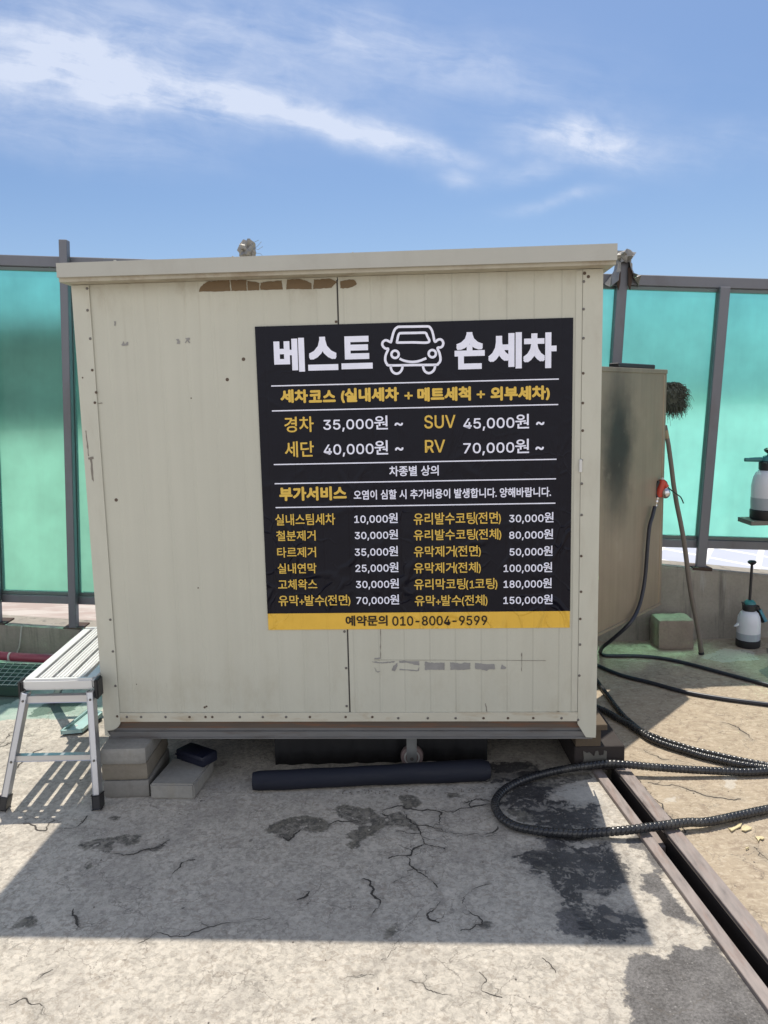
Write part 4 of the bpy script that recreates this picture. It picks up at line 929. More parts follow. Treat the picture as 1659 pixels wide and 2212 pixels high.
def ribbon(bm, pts, wd, closed, y):
    pts = [Vector(p) for p in pts]
    dense = resample(([*pts, pts[0]] if closed else pts), .003)
    if closed: dense = dense[:-1]
    n = len(dense); Lf, Rg = [], []
    for i in range(n):
        a = dense[(i - 1) % n] if closed or i else dense[0]; b_ = dense[(i + 1) % n] if closed or i < n - 1 else dense[-1]
        t = (b_ - a).normalized(); nn = Vector((-t.y, t.x)) * wd / 2
        Lf.append(bm.verts.new((dense[i].x + nn.x, y, dense[i].y + nn.y))); Rg.append(bm.verts.new((dense[i].x - nn.x, y, dense[i].y - nn.y)))
    for i in range(n if closed else n - 1):
        j = (i + 1) % n; bm.faces.new((Lf[i], Lf[j], Rg[j], Rg[i]))
ic = lambda x, y: F((1450 + x * .21097) * .5486, (1250 + y * .21097) * .5486)
bm = B(); WD = .0088
def rb(p, closed): ribbon(bm, [Vector(ic(x, y)) for x, y in p], WD, closed, YL)
rb([(425, 468), (445, 385), (470, 290), (500, 225), (540, 190), (580, 178), (840, 174), (1100, 170), (1150, 188), (1185, 240), (1210, 320), (1243, 455), (1290, 425), (1340, 410), (1382, 435), (1400, 485), (1385, 535), (1350, 562), (1292, 572), (1330, 670), (1347, 770), (1335, 830), (1300, 868), (1255, 885), (830, 890), (405, 896), (352, 870), (324, 820), (318, 760), (333, 690), (375, 590), (330, 585), (285, 552), (263, 505), (275, 460), (308, 433), (345, 430), (390, 450)], True)
rb([(535, 472), (548, 400), (562, 340), (580, 306), (612, 296), (830, 292), (1045, 288), (1080, 303), (1098, 345), (1125, 464), (830, 468)], True)
for cx2, cy2, r2 in ((502, 690, 68), (1195, 678, 68)): rb([(cx2 + r2 * math.cos(a), cy2 + r2 * math.sin(a)) for a in [i * math.pi / 8 for i in range(16)]], True)
rb([(585, 770), (660, 805), (760, 827), (860, 830), (960, 812), (1040, 780), (1085, 763)], False)
rb([(421, 900), (425, 950), (450, 1008), (490, 1040), (530, 1050), (580, 1035), (620, 990), (638, 940), (640, 898)], False)
rb([(1025, 894), (1028, 945), (1055, 1002), (1090, 1030), (1135, 1040), (1185, 1023), (1225, 983), (1243, 935), (1245, 892)], False)
mk('car_icon', bm, M['white'], sign)

# ------------------------------------------------------------------ supports under the booth
def rough_block(lo, hi, bev=.008, seed=0):
    bm = B(); box(bm, lo, hi); bmesh.ops.subdivide_edges(bm, edges=bm.edges[:], cuts=5, use_grid_fill=True)
    rnd = random.Random(seed)
    for v_ in bm.verts:
        on = sum(1 for i in range(3) if min(abs(v_.co[i] - lo[i]), abs(v_.co[i] - hi[i])) < 1e-5)
        c = Vector([(lo[i] + hi[i]) / 2 for i in range(3)])
        if on >= 2: v_.co += (c - v_.co).normalized() * (bev * (.5 + rnd.random() * .7)) * (on - 1)
        else: v_.co += Vector((rnd.uniform(-1, 1), rnd.uniform(-1, 1), rnd.uniform(-1, 1))) * .0012
    return bm
bl, br = gr(224, 1725), gr(322, 1725)
zst = [0, (ZB - .001) * .345, (ZB - .001) * .68, ZB - .001]
nm = [('concrete kerb block lying lowest in the stack under the booth corner', 0, 0), ('concrete kerb block in the middle of the stack of three', -.004, .006), ('concrete kerb block topmost in the stack, bearing the booth corner', -.003, -.004)]
for i, (lb, ddx, ddy) in enumerate(nm):
    o = mk('concrete_block', rough_block((bl.x + ddx, bl.y + ddy, zst[i] + (.0008 if i else 0)), (br.x + ddx, bl.y + ddy + .30, zst[i + 1]), .0045, i), M[('block_low', 'block_mid', 'block')[i]], smooth=50); tag(o, lb, 'concrete block', 'concrete blocks under and near the booth')
b2l, b2r = gr(323, 1726), gr(420, 1727); zt2 = at(370, 1692.5, b2l.y).z; bk = gr(461, 1637, zt2)
bm = B(); ln = [(b2l.x + .004, b2l.y), (b2r.x, b2r.y), (bk.x, bk.y), (gr(362, 1637, zt2).x + .02, bk.y)]
lo = [bm.verts.new((x, y, 0)) for x, y in ln]; hi = [bm.verts.new((x, y, zt2)) for x, y in ln]
bm.faces.new(lo); bm.faces.new(hi)
for i in range(4): bm.faces.new((lo[i], lo[(i + 1) % 4], hi[(i + 1) % 4], hi[i]))
bmesh.ops.bevel(bm, geom=bm.edges[:], offset=.006, segments=2, affect='EDGES')
o = mk('concrete_block', bm, M['block'], smooth=40); tag(o, 'single low concrete block with smooth pale top beside the stack of three', 'concrete block', 'concrete blocks under and near the booth')
# blue case on that block
pc = gr(425, 1640, zt2)
bm = B(); box(bm, (-.085, -.03, 0), (.075, .055, .045), .008, 2); box(bm, (-.085, -.032, .02), (.075, -.0305, .028)); bm.transform(Matrix.Translation((pc.x - .0, pc.y - .02, zt2 + .001)) @ Matrix.Rotation(math.radians(-34), 4, 'Z'))
o = mk('plastic_case', bm, M['blue'], smooth=40); tag(o, 'small dark blue case lying on the single low concrete block', 'case')
# foam roll
pa, pb = Vector((-.545, 2.885, .037)), Vector((.40, 2.925, .0425))
bm = B(); n_ = 40; prs = []
rr = lambda t: .0365 + .006 * t
pts = [pa.lerp(pb, i / n_) for i in range(n_ + 1)]; L_ = (pb - pa).length
tube(bm, pts, .04, 28, rf=lambda s_, a: (rr(s_ / L_) + .0012 * math.sin(s_ * 9 + a * 2) + .0008 * math.sin(s_ * 31 + a)) * (1 - .10 * max(0, 1 - s_ / .012) - .22 * max(0, 1 - (L_ - s_) / .03) ** 2))
o = tag(mk('foam_roll', bm, M['roll'], smooth=50), 'long dark navy foam roll lying along the front under the booth', 'roll')
bm = B(); q = pb + Vector((.001, 0, 0)); tube(bm, [q + Vector((-.01, 0, 0)), q + Vector((.004, 0, 0))], .025, 20); mk('end_face', bm, M['rubber'], o)
bm = B(); pts = []  # added black sheet, stands in for the dark mass under the booth
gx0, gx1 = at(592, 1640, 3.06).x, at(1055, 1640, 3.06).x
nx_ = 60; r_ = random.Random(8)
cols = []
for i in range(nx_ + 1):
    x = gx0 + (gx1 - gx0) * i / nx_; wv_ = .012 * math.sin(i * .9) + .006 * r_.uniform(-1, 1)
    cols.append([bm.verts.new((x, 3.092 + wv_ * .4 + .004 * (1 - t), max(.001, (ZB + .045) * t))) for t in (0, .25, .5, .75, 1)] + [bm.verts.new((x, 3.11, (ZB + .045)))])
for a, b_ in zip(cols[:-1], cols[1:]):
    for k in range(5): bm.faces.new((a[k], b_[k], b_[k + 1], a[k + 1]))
o = tag(mk('dark_filler_sheet', bm, M['rubber'], smooth=True), 'black sheet added as stand-in for the dark mass under the booth behind the navy roll', 'sheet'); md = o.modifiers.new('solid', 'SOLIDIFY'); md.thickness = .002
# steel beam and timber packer at the right corner
b0, b1 = at(1240, 1655, 2.99), at(1348, 1655, 2.99); zbm = at(1300, 1611, 2.99).z
bx = thing('steel_beam', 'short dark painted steel beam end under the booth right corner', 'beam')
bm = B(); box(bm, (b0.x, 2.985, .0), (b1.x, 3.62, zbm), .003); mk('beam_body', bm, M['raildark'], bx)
bm = B(); hb_ = zbm - .02
prism(bm, [(b0.x + .03 + x * .10, .026 + z * hb_ * .72) for x, z in ((0, 0), (1, .05), (1.02, .95), (.9, 1), (.88, .7), (.7, .65), (.66, 1), (.55, .95), (.5, .6), (.3, .9), (.2, .85), (.05, 1), (.08, .4))], 2.982, 2.9855); mk('peeled_paint', bm, pm('old_paint', (.12, .115, .10), .7, var=.3), bx)
w1 = at(1311, 1600, 2.97)
bm = B(); box(bm, (b0.x + .004, 2.985, zbm + .001), (w1.x - .02, 3.50, ZB - .0255), .002); box(bm, (b0.x + .002, 2.965, ZB - .025), (w1.x, 3.50, ZB - .0008), .002)
o = tag(mk('timber_packer', bm, M['wood_dark']), 'dark weathered timber packed between booth and dark steel beam', 'timber')
# ------------------------------------------------------------------ rail track sunk in the deck
rail = thing('rail_track', 'pair of worn steel edge bars along a dark slot running to lower right', 'rail track')
for o0, o1, nmx in ((-.004, .0355, 'edge_bar'), (.0925, .148, 'edge_bar')):
    bm = B(); vs = []
    for y in (YN, 2.97):
        for o_, z in ((o0, -.008), (o1, -.008), (o1, .014), (o0, .014)): vs.append(bm.verts.new((railx(y, o_), y, z)))
    for f_ in ((0, 1, 2, 3), (4, 5, 6, 7), (0, 1, 5, 4), (1, 2, 6, 5), (2, 3, 7, 6), (3, 0, 4, 7)): bm.faces.new([vs[i] for i in f_])
    bmesh.ops.bevel(bm, geom=bm.edges[:], offset=.0018, segments=1, affect='EDGES'); mk(nmx, bm, M['rail'], rail)
bm = B(); vs = []
for (o0, o1) in ((TL_ + .0005, TL_ + .004), (TR_ - .004, TR_ - .0005)):
    v8 = []
    for y in (YN, 3.0):
        for o_, z in ((o0, -.105), (o1, -.105), (o1, .004), (o0, .004)): v8.append(bm.verts.new((railx(y, o_), y, z)))
    for f_ in ((0, 1, 2, 3), (4, 5, 6, 7), (0, 1, 5, 4), (1, 2, 6, 5), (2, 3, 7, 6), (3, 0, 4, 7)): bm.faces.new([v8[i] for i in f_])
v4 = [bm.verts.new((railx(y, o_), y, -.104)) for y, o_ in ((YN, TL_), (YN, TR_), (3.0, TR_), (3.0, TL_))]; bm.faces.new(v4)
mk('slot_lining', bm, M['raildark'], rail)
yc = gr(1440, 1815, -.03).y
bm = B(); box(bm, (railx(yc, TL_ + .0045), yc - .045, -.06), (railx(yc, TR_ - .0045), yc + .05, -.025), .004); mk('spacer', bm, M['rail'], rail)

# ------------------------------------------------------------------ hoses
def gp(pts, z, sx=1, ox=0, oy=0): return [gr(ox + x * sx, oy + y * sx, z) for x, y in pts]
def spiral(pts, r, label, group='black spiral wrapped hoses', pitch=.0165):
    r_ = random.Random(len(label)); pts = [p + Vector((r_.gauss(0, .0016), r_.gauss(0, .0016), 0)) for p in pts]
    P = resample(pts, pitch / 7)
    def rf(s_, a):
        ph = (s_ / pitch + a / (2 * math.pi)) % 1.0
        return r * (1.0 if ph > .16 else .84) * (1 + .05 * math.sin(ph * math.pi))
    bm = B(); tube(bm, P, r, 12, rf); return tag(mk('spiral_hose', bm, M['spiral'], smooth=35), label, 'hose', group)
K3 = (.2394, 1261.8, 1453.8)
pc_ = gp([(20, -60), (120, 80), (190, 170), (250, 250), (310, 330), (370, 400), (440, 460), (520, 520), (620, 562), (720, 604), (850, 645), (1000, 690), (1200, 738), (1400, 780), (1659, 828), (1900, 880), (2300, 960)], .013, *K3)
spiral(pc_, .0112, 'thinner spiral wrapped hose leaving the booth edge highest and curving right', pitch=.021)
pd_ = gp([(-300, 150), (-100, 225), (115, 312), (200, 348), (300, 402), (400, 458), (520, 540), (620, 600), (750, 652), (900, 702), (1050, 747), (1200, 782), (1400, 820), (1659, 860), (1900, 900), (2300, 950)], .017, *K3)
spiral(pd_, .0140, 'thick spiral wrapped hose below the thinner one, curving right from the booth corner')
pe_ = [gr(1261.8 + x * .2394, 1453.8 + y * .2394, z) for x, y, z in ((2300, 790, .02), (1900, 850, .02), (1659, 884, .02), (1450, 893, .02), (1200, 886, .024), (900, 868, .032), (600, 848, .040), (350, 826, .045), (200, 818, .042))] + \
      [gr(1042.3 + x * .2645, 1645.8 + y * .2645, z) for x, y, z in ((760, 45, .034), (560, 82, .026), (380, 130, .02), (230, 195, .018), (140, 265, .018), (105, 340, .018), (115, 410, .018), (165, 470, .018), (270, 522, .018), (420, 560, .018), (600, 580, .018), (800, 585, .019), (1000, 574, .024), (1200, 555, .033), (1400, 528, .036), (1659, 490, .03))] + \
      [gr(1533.9, 1772.8, .024), gr(1659, 1748, .02), gr(1800, 1722, .02), gr(1950, 1700, .02)]
spiral(pe_, .0152, 'thick spiral wrapped hose looped across the slotted rail onto the shaded deck')
KA = lambda x, y: ((2200 + x * .4967) * .5486, (1900 + y * .4967) * .5486)
hang = [(762, 190), (745, 260), (720, 350), (705, 500), (690, 700), (670, 850), (630, 1000), (560, 1120), (430, 1240), (350, 1305)]
ha = []
ge = gr(*KA(335, 1345), .012)
for i, (x, y) in enumerate(hang):
    q = ray(*KA(x, y)); nrm_ = Vector((dd.y, -dd.x, 0)); tpl = (dL - nrm_ * -.022).dot(nrm_) / Vector(q).dot(nrm_)
    yd = tpl * q[1]; t = max(0, (i - 7) / 3); ha.append(at(*KA(x, y), yd + (ge.y - yd) * t ** .8 * .8))
ha += [gr(*KA(x, y), .012) for x, y in ((333, 1348), (365, 1370), (450, 1373), (600, 1374), (800, 1390), (1000, 1430), (1300, 1510), (1659, 1604), (1900, 1670), (2300, 1790))]
bm = B(); tube(bm, resample(ha, .012), .0105, 12); tag(mk('air_hose', bm, M['hose'], smooth=True), 'smooth navy hose hanging from the red spray gun and snaking right', 'hose')
hb = [gr(*KA(x, y), .012) for x, y in ((-250, 1180), (-50, 1290), (120, 1370), (310, 1452), (500, 1528), (750, 1592), (1000, 1660), (1300, 1712), (1659, 1758), (1900, 1790), (2300, 1850))]
bm = B(); tube(bm, resample(hb, .012), .0105, 12); tag(mk('air_hose', bm, M['hose'], smooth=True), 'smooth dark hose crossing from shade to sun behind the spiral hoses', 'hose')

# ------------------------------------------------------------------ red spray gun hung on the door edge
_q = ray(1425, 1060); _n2 = Vector((dd.y, -dd.x, 0)); gY = (dL.dot(_n2) / Vector(_q).dot(_n2)) * _q[1] - .02
KG = lambda x, y: ((2500 + x * .18083) * .5486, (1850 + y * .18083) * .5486)
def g3(x, y, dy=0): return at(*KG(x, y), gY + dy)
gun = thing('spray_gun', 'red spray gun hung by the steel door edge above its hose', 'spray gun', g3(570, 400))
def gk(name, bm, mat, par=gun, sm=True):
    bm.transform(Matrix.Translation(-g3(570, 400))); return mk(name, bm, M[mat], par, sm)
bm = B(); tube(bm, resample([g3(600, 215), g3(590, 300), g3(560, 400), g3(535, 500), g3(515, 590)], .006), .017, 12, rf=lambda s_, a: .015 + .006 * math.sin(min(1, s_ / .12) * math.pi)); body = gk('body', bm, 'red')
bm = B(); tube(bm, resample([g3(610, 230), g3(650, 300), g3(690, 375)], .006), .012, 10, rf=lambda s_, a: .010 + .006 * min(1, s_ / .05)); gk('nozzle_arm', bm, 'red')
bm = B(); tube(bm, resample([g3(520, 250, -.01), g3(455, 400, -.01), g3(440, 520, -.01), g3(480, 590, -.01)], .006), .0085, 10); gk('trigger', bm, 'black')
c_ = g3(668, 505, -.008); bm = B(); bmesh.ops.create_uvsphere(bm, u_segments=20, v_segments=14, radius=.026, matrix=Matrix.Translation(c_)); bm2 = bm
for v_ in bm.verts: v_.co.z = c_.z + (v_.co.z - c_.z) * 1.2
gk('metal_knob', bm, 'chrome')
bm = B(); tube(bm, resample([g3(490, 590), g3(478, 660), g3(455, 740), g3(440, 830)], .004), .011, 12, rf=lambda s_, a: .012 if (s_ % .022) < .013 else .009); gk('coupling', bm, 'chrome')
bm = B(); tube(bm, [g3(590, 175), g3(604, 215)], .008, 8); gk('tip', bm, 'whiteplastic')
bm = B(); tube(bm, resample([g3(640, 230, .03), g3(690, 270, .04), g3(720, 375, .05), g3(800, 450, .05), g3(910, 530, .05), g3(1000, 600, .05), g3(1060, 730, .05)], .006), .0035, 8); gk('wire_hook', bm, 'greendark')

# ------------------------------------------------------------------ pole, mop, block, sprayers
f0 = gr(1515, 1414, .0); p0 = Vector((f0.x, f0.y, .005)); top = at(1437.5, 930, 4.46); tdir = (top - p0)
bm = B(); pts = [p0 + tdir * t for t in [i / 12 * 1.02 for i in range(13)]]
tube(bm, [p + Vector((.004 * math.sin(i * 1.3), .0, .003 * math.cos(i))) for i, p in enumerate(pts)], .0135, 10, rf=lambda s_, a: .0125 + .0018 * max(0, 1 - s_ / 1.5))
po = tag(mk('wooden_pole', bm, M['stick'], smooth=True), 'weathered brown pole leaning up against the steel door edge', 'pole')
bm = B(); tube(bm, [p0 + tdir * .965, p0 + tdir * 1.0], .0150, 10); mk('tape_ring', bm, pm('tan_tape', (.30, .24, .15), .7), po)
bm = B(); tube(bm, [p0 - tdir * .003, p0 + tdir * .008], .0165, 10); mk('end_cap', bm, M['rubber'], po)
# mop hung behind the door edge
mc = at(1452, 857, 4.54); rnd = random.Random(3)
mop = thing('mop', 'grey green shaggy mop head sticking out behind the steel door', 'mop', mc)
bm = B()
for i in range(1100):
    th = rnd.uniform(0, 2 * math.pi); ph = math.acos(rnd.uniform(-1, 1)); dv = Vector((math.sin(ph) * math.cos(th), math.sin(ph) * math.sin(th), math.cos(ph)))
    sq = lambda q: math.copysign(abs(q) ** .7, q)
    a = Vector((sq(dv.x) * .088 - .02, sq(dv.y) * .055, sq(dv.z) * .080)); L = rnd.uniform(.012, .034) * (1.6 if rnd.random() < .06 else 1)
    b_ = a + (dv * .7 + Vector((rnd.uniform(-.5, .5), rnd.uniform(-.5, .5), -.45))) * L; c_ = b_ + Vector((dv.x * .2 + rnd.uniform(-.3, .3), dv.y * .2, -.75)) * L
    tube(bm, [a * .86, a, b_, c_], .0024, 4, rf=lambda s_, a_: max(.0008, .0030 - .05 * s_))
mk('mop_strands', bm, M['mop'], mop, True)
bm = B(); bmesh.ops.create_icosphere(bm, subdivisions=3, radius=1)
for v_ in bm.verts: v_.co = Vector((math.copysign(abs(v_.co.x) ** .7, v_.co.x) * .086 - .02, v_.co.y * .055, math.copysign(abs(v_.co.z) ** .7, v_.co.z) * .078)) * (1 + .07 * rnd.uniform(-1, 1))
mk('mop_core', bm, M['mop'], mop)
bm = B(); tube(bm, [Vector((-.05, .02, -.02)), Vector((-.16, .07, -.80))], .012, 10); mk('handle', bm, M['stick'], mop, True)
# cube block by the wall
q0, q1 = gr(1410, 1394), gr(1490, 1396); zq = at(1450, 1330, q0.y).z
bm = rough_block((0, 0, 0), (q1.x - q0.x, .062 + .12, zq), .009, 9); bm.transform(Matrix.Translation((q0.x, min(q0.y, TY - .2), 0)) @ Matrix.Rotation(math.radians(-1), 4, 'Z'))
tag(mk('concrete_block', bm, M['block_cube'], smooth=50), 'square concrete block standing by the wall below the steel door', 'concrete block', 'concrete blocks under and near the booth')


def sprayer(name, c, s_, label, pump, noz, water):
    t = thing(name, label, 'sprayer', c, 0, 'pressure sprayer bottles'); k = s_
    bm = B(); lathe(bm, [(.083 * k, 0), (.090 * k, .008 * k), (.091 * k, .055 * k), (.086 * k, .060 * k)], seg=32); mk('base_cup', bm, M['black'], t, 40)
    bm = B(); lathe(bm, [(.086 * k, .0605 * k), (.088 * k, .10 * k), (.087 * k, .20 * k), (.080 * k, .245 * k), (.066 * k, .275 * k), (.050 * k, .29 * k)], seg=36); mk('bottle', bm, M['bottle'], t, 50)
    bm = B(); lathe(bm, [(.0868 * k, .0612 * k), (.0888 * k, .10 * k), (.0886 * k, water * k)], seg=36); mk('liquid_band', bm, M['liquid'], t, 50)
    bm = B(); lathe(bm, [(.046 * k, .2905 * k), (.052 * k, .296 * k), (.053 * k, .335 * k), (.044 * k, .345 * k)], seg=28); mk('collar', bm, M['black'], t, 40)
    bm = B(); lathe(bm, [(.046 * k, .3455 * k), (.044 * k, .355 * k), (.030 * k, .372 * k), (.02 * k, .376 * k)], seg=28); mk('cap', bm, M['teal'], t, 40)
    bm = B(); tube(bm, [Vector((0, 0, .37 * k)), Vector((.006 * k, 0, (.37 + pump) * k))], .0105 * k, 12); lathe(bm, [(.014 * k, (.37 + pump - .012) * k), (.030 * k, (.37 + pump) * k), (.034 * k, (.37 + pump + .012) * k), (.024 * k, (.37 + pump + .02) * k)], (.006 * k, 0, 0), 20); mk('pump_rod', bm, M['black'], t, 40)
    if noz > 0:
        bm = B(); tube(bm, [Vector((.02, 0, .352 * k)), Vector((-.07 * k, 0, .354 * k)), Vector((-.075 * k, 0, .354 * k)), Vector((-.14 * k, 0, .354 * k))], .011 * k, 12, rf=lambda q, a: (.014 if q < .11 * k else .008 + .003 * (q > .13 * k)) * k); mk('nozzle', bm, M['teal'], t, 40)
    else:
        bm = B(); prism(bm, [(-.05 * k, .335 * k), (-.062 * k, .36 * k), (-.03 * k, .357 * k)], -.012 * k, .012 * k); mk('nozzle', bm, M['black'], t)
        bm = B(); beam(bm, (.05 * k, -.01, .325 * k), (.105 * k, -.018, .205 * k), .024 * k, .03 * k, (0, 1, 0), .004); hn = mk('handle', bm, M['black'], t)
        bm = B(); beam(bm, (.069 * k, -.026, .303 * k), (.112 * k, -.036, .212 * k), .022 * k, .012 * k, (0, 1, 0), .003); mk('trigger', bm, pm('blue_plastic', (.05, .2, .27), .4), hn)
        bm = B(); prism(bm, [(-.082 * k, .205 * k), (-.118 * k, .165 * k), (-.086 * k, .172 * k)], -.012, .002); mk('peeling_label', bm, M['bottle'], t)
    return t
c0, c1 = gr(1597, 1400), gr(1647, 1400); cc = (c0 + c1) / 2
sprayer('sprayer_bottle', (cc.x, cc.y + .04, 0), (at(1647, 1380, cc.y).x - at(1597, 1380, cc.y).x) / .182, 'clear pressure sprayer with raised black pump standing on the deck by the wall', .265 if False else .30, 0, .115)
# shelf fixed to the fence, with a second sprayer
shl = at(1594, 1116, 4.62); shy = 4.62
zt_s = at(1650, 1124, 4.55).z
bm = B(); pA, pB, pC = at(1593, 1116, 4.71), at(1623, 1127, 4.52), at(1593, 1121, 4.71)
ptl = [(pA.x, 4.705), (pB.x, 4.52), (3.2, 4.52), (3.2, 4.705)]
lo = [bm.verts.new((x, y, zt_s - .026)) for x, y in ptl]; hi = [bm.verts.new((x, y, zt_s)) for x, y in ptl]
bm.faces.new(lo); bm.faces.new(hi)
for i in range(4): bm.faces.new((lo[i], lo[(i + 1) % 4], hi[(i + 1) % 4], hi[i]))
shelf = tag(mk('shelf', bm, M['shelf']), 'narrow grey board shelf fixed to the fence at the right edge', 'shelf')
bm = B(); beam(bm, (pB.x + .5, 4.705, zt_s - .2), (pB.x + .5, 4.54, zt_s - .03), .02, .01, (1, 0, 0)); mk('bracket', bm, M['post'], shelf)
sx0 = at(1622, 1108, 4.6).x; sc2 = 1.02
sprayer('sprayer_bottle', (sx0 + .091 * sc2, 4.60, zt_s + .0005), sc2, 'pressure sprayer with teal nozzle pointing left, standing on the fence shelf', .03, 1, .13)

# ------------------------------------------------------------------ aluminium step platform
stp = thing('step_platform', 'aluminium folding step platform with slatted top beside the booth', 'step platform', (0, 0, 0))
zP = .486
nL, nR = at(48, 1468, 2.86), at(202.6, 1465.4, 2.86); zP = (nL.z + nR.z) / 2
fLp = gr(184, 1354, zP); nL.z = nR.z = zP
ax = (fLp - nL); ax.z = 0; Lp = ax.length; ax.normalize(); sd = Vector((nR - nL)); sd.z = 0; Wp = sd.length; sd.normalize()
nl = nL
def sp(a, b_, z): return nl + sd * a + ax * b_ + Vector((0, 0, z))
def obox(bm, a0, a1, b0_, b1_, z0, z1, bev=0.):
    v8 = [bm.verts.new(sp(a, b_, z)) for z in (z0, z1) for a, b_ in ((a0, b0_), (a1, b0_), (a1, b1_), (a0, b1_))]
    fs = [bm.faces.new([v8[i] for i in f_]) for f_ in ((0, 1, 2, 3), (4, 5, 6, 7), (0, 1, 5, 4), (1, 2, 6, 5), (2, 3, 7, 6), (3, 0, 4, 7))]
    if bev: bmesh.ops.bevel(bm, geom=list({e for f_ in fs for e in f_.edges}), offset=bev, segments=2, affect='EDGES')
bm = B(); obox(bm, 0, Wp, -.004, .026, -.044, 0, .008); mk('end_rail', bm, M['alutop'], stp, 40)
bm = B(); obox(bm, 0, Wp, Lp - .026, Lp + .004, -.044, 0, .008); mk('end_rail', bm, M['alutop'], stp, 40)
gap = .0145; n5 = 5; edge = .036; inner = (Wp - 2 * edge - 4 * gap) / 3
xs5 = [(0, edge)]; a = edge + gap
for i in range(3): xs5.append((a, a + inner)); a += inner + gap
xs5.append((a, Wp))
for (a0, a1) in xs5:
    bm = B(); obox(bm, a0, a1, .0265, Lp - .0265, -.02, -.003, .0015)
    if a1 - a0 > .045:
        for q in (.2, .5, .8): obox(bm, a0 + (a1 - a0) * q - .003, a0 + (a1 - a0) * q + .003, .027, Lp - .027, -.0028, .0005, .001)
    mk('slat', bm, M['alutop'], stp)
for b0_ in (.09, Lp * .42, Lp * .74):
    bm = B(); obox(bm, .004, Wp - .004, b0_, b0_ + .022, -.04, -.0205); mk('cross_bar', bm, M['alu'], stp)
for (a0, a1) in ((-.016, -.001), (Wp + .001, Wp + .018)):
    for b0_ in (-.012, Lp - .05): 
        bm = B(); obox(bm, a0, a1, b0_, b0_ + .062, -.082, -.004, .005); mk('corner_bracket', bm, M['black'], stp, 40)
foot = [gr(8, 1748), gr(213, 1745), gr(113, 1516), None]
foot[3] = foot[2] + (foot[1] - foot[0]) * .98
hip = [sp(.012, -.004, -.05), sp(Wp - .012, -.004, -.05), sp(.012, Lp - .03, -.05), sp(Wp - .012, Lp - .03, -.05)]
for i in range(4):
    d_ = foot[i] - hip[i]; e_ = hip[i] + d_ * (1 - .042 / abs(d_.z))
    bm = B(); beam(bm, hip[i], e_, .024, .036, ax, .003); lg = mk('leg', bm, M['alu'], stp)
    bm = B(); beam(bm, hip[i] + d_ * (1 - .052 / abs(d_.z)), foot[i], .031, .043, ax, .004); mk('rubber_foot', bm, M['black'], lg)
    for q in (.06, .58):
        c_ = hip[i] + d_ * q - ax * .019; bm = B(); lathe(bm, [(.005, 0), (.004, -.003)], c_, 8, 'Y'); mk('rivet', bm, M['screw'], lg)
lerp = lambda i, t: hip[i] + (foot[i] - hip[i]) * t
for i, j in ((0, 1), (2, 3)):
    for t, hh in ((.055, .030), (.56, .024)):
        bm = B(); beam(bm, lerp(i, t) + sd * .0125, lerp(j, t) - sd * .0125, .02, hh, ax.cross(sd) * -1 if False else (0, 0, 1), .002); mk('stretcher', bm, M['alu'], stp)
bm = B(); tube(bm, [lerp(1, .52) + ax * .02, sp(Wp * .55, Lp * .45, -.035)], .004, 8); mk('stay', bm, M['alu'], stp, True)

# ------------------------------------------------------------------ things on the deck at the left
KS = lambda x, y: (x * .16534, 1316.6 + y * .16534)
t0, t1, t2, t3 = (gr(*KS(*p), z) for p, z in (((805, 1615), .015), ((1070, 1590), .015), ((1330, 1370), .03), ((1160, 1330), .03)))
tray = thing('teal_tray', 'pale teal tray with dark rim lying flat behind the step platform legs', 'tray', (0, 0, 0))
def slab(bm, P, th):
    a = [bm.verts.new(p) for p in P]; b_ = [bm.verts.new(p - Vector((0, 0, th))) for p in P]; bm.faces.new(a); bm.faces.new(b_[::-1])
    for i in range(len(P)): bm.faces.new((a[i], a[(i + 1) % len(P)], b_[(i + 1) % len(P)], b_[i]))
bm = B(); slab(bm, [t0, t1, t2, t3], .006); mk('tray_floor', bm, M['greentray'], tray)
bm = B(); nrm = Vector((0, 0, 1))
for a, b_ in ((t0, t1), (t1, t2), (t2, t3), (t3, t0)): beam(bm, a + nrm * .004, b_ + nrm * .004, .007, .018, (0, 0, 1), .002)
mk('tray_rim', bm, M['greentray'], tray)
bm = B(); slab(bm, [t0.lerp(t3, .03) - nrm * .007, t1.lerp(t2, .03) - nrm * .007, t2 - nrm * .02, t3 - nrm * .02], .007); mk('tray_base', bm, M['black'], tray)
c_ = (t0 * .45 + t1 * .4 + t3 * .15) + Vector((.0, .03, .003)); bm = B(); lathe(bm, [(.008, 0), (.006, .003)], c_, 12); mk('stud', bm, M['whiteplastic'], tray)
# maroon pipe and cord at the wall foot
pp = [gr(u, v_, .09) for u, v_ in ((-260, 1404), (-60, 1413), (60, 1421), (110, 1424), (200, 1432))]
bm = B(); tube(bm, resample(pp, .02), .026, 16); mp = tag(mk('maroon_pipe', bm, M['maroon'], smooth=True), 'maroon plastic pipe lying along the kerb wall above the wire mesh', 'pipe')
q = gr(22, 1419, .09); bm = B(); tube(bm, [q + Vector((-.004, 0, 0)), q + Vector((.006, -.0005, 0))], .0275, 16); mk('tie_ring', bm, M['cord'], mp, True)
bm = B(); tube(bm, resample([at(47, 1352, TY - .012), at(45, 1370, TY - .015), at(42, 1395, TY - .02), at(34, 1418, TY - .03), gr(28, 1450, .005)], .01), .0045, 8); tag(mk('cord', bm, M['cord'], smooth=True), 'pale thin cord hanging down the kerb wall behind the maroon pipe', 'cord')
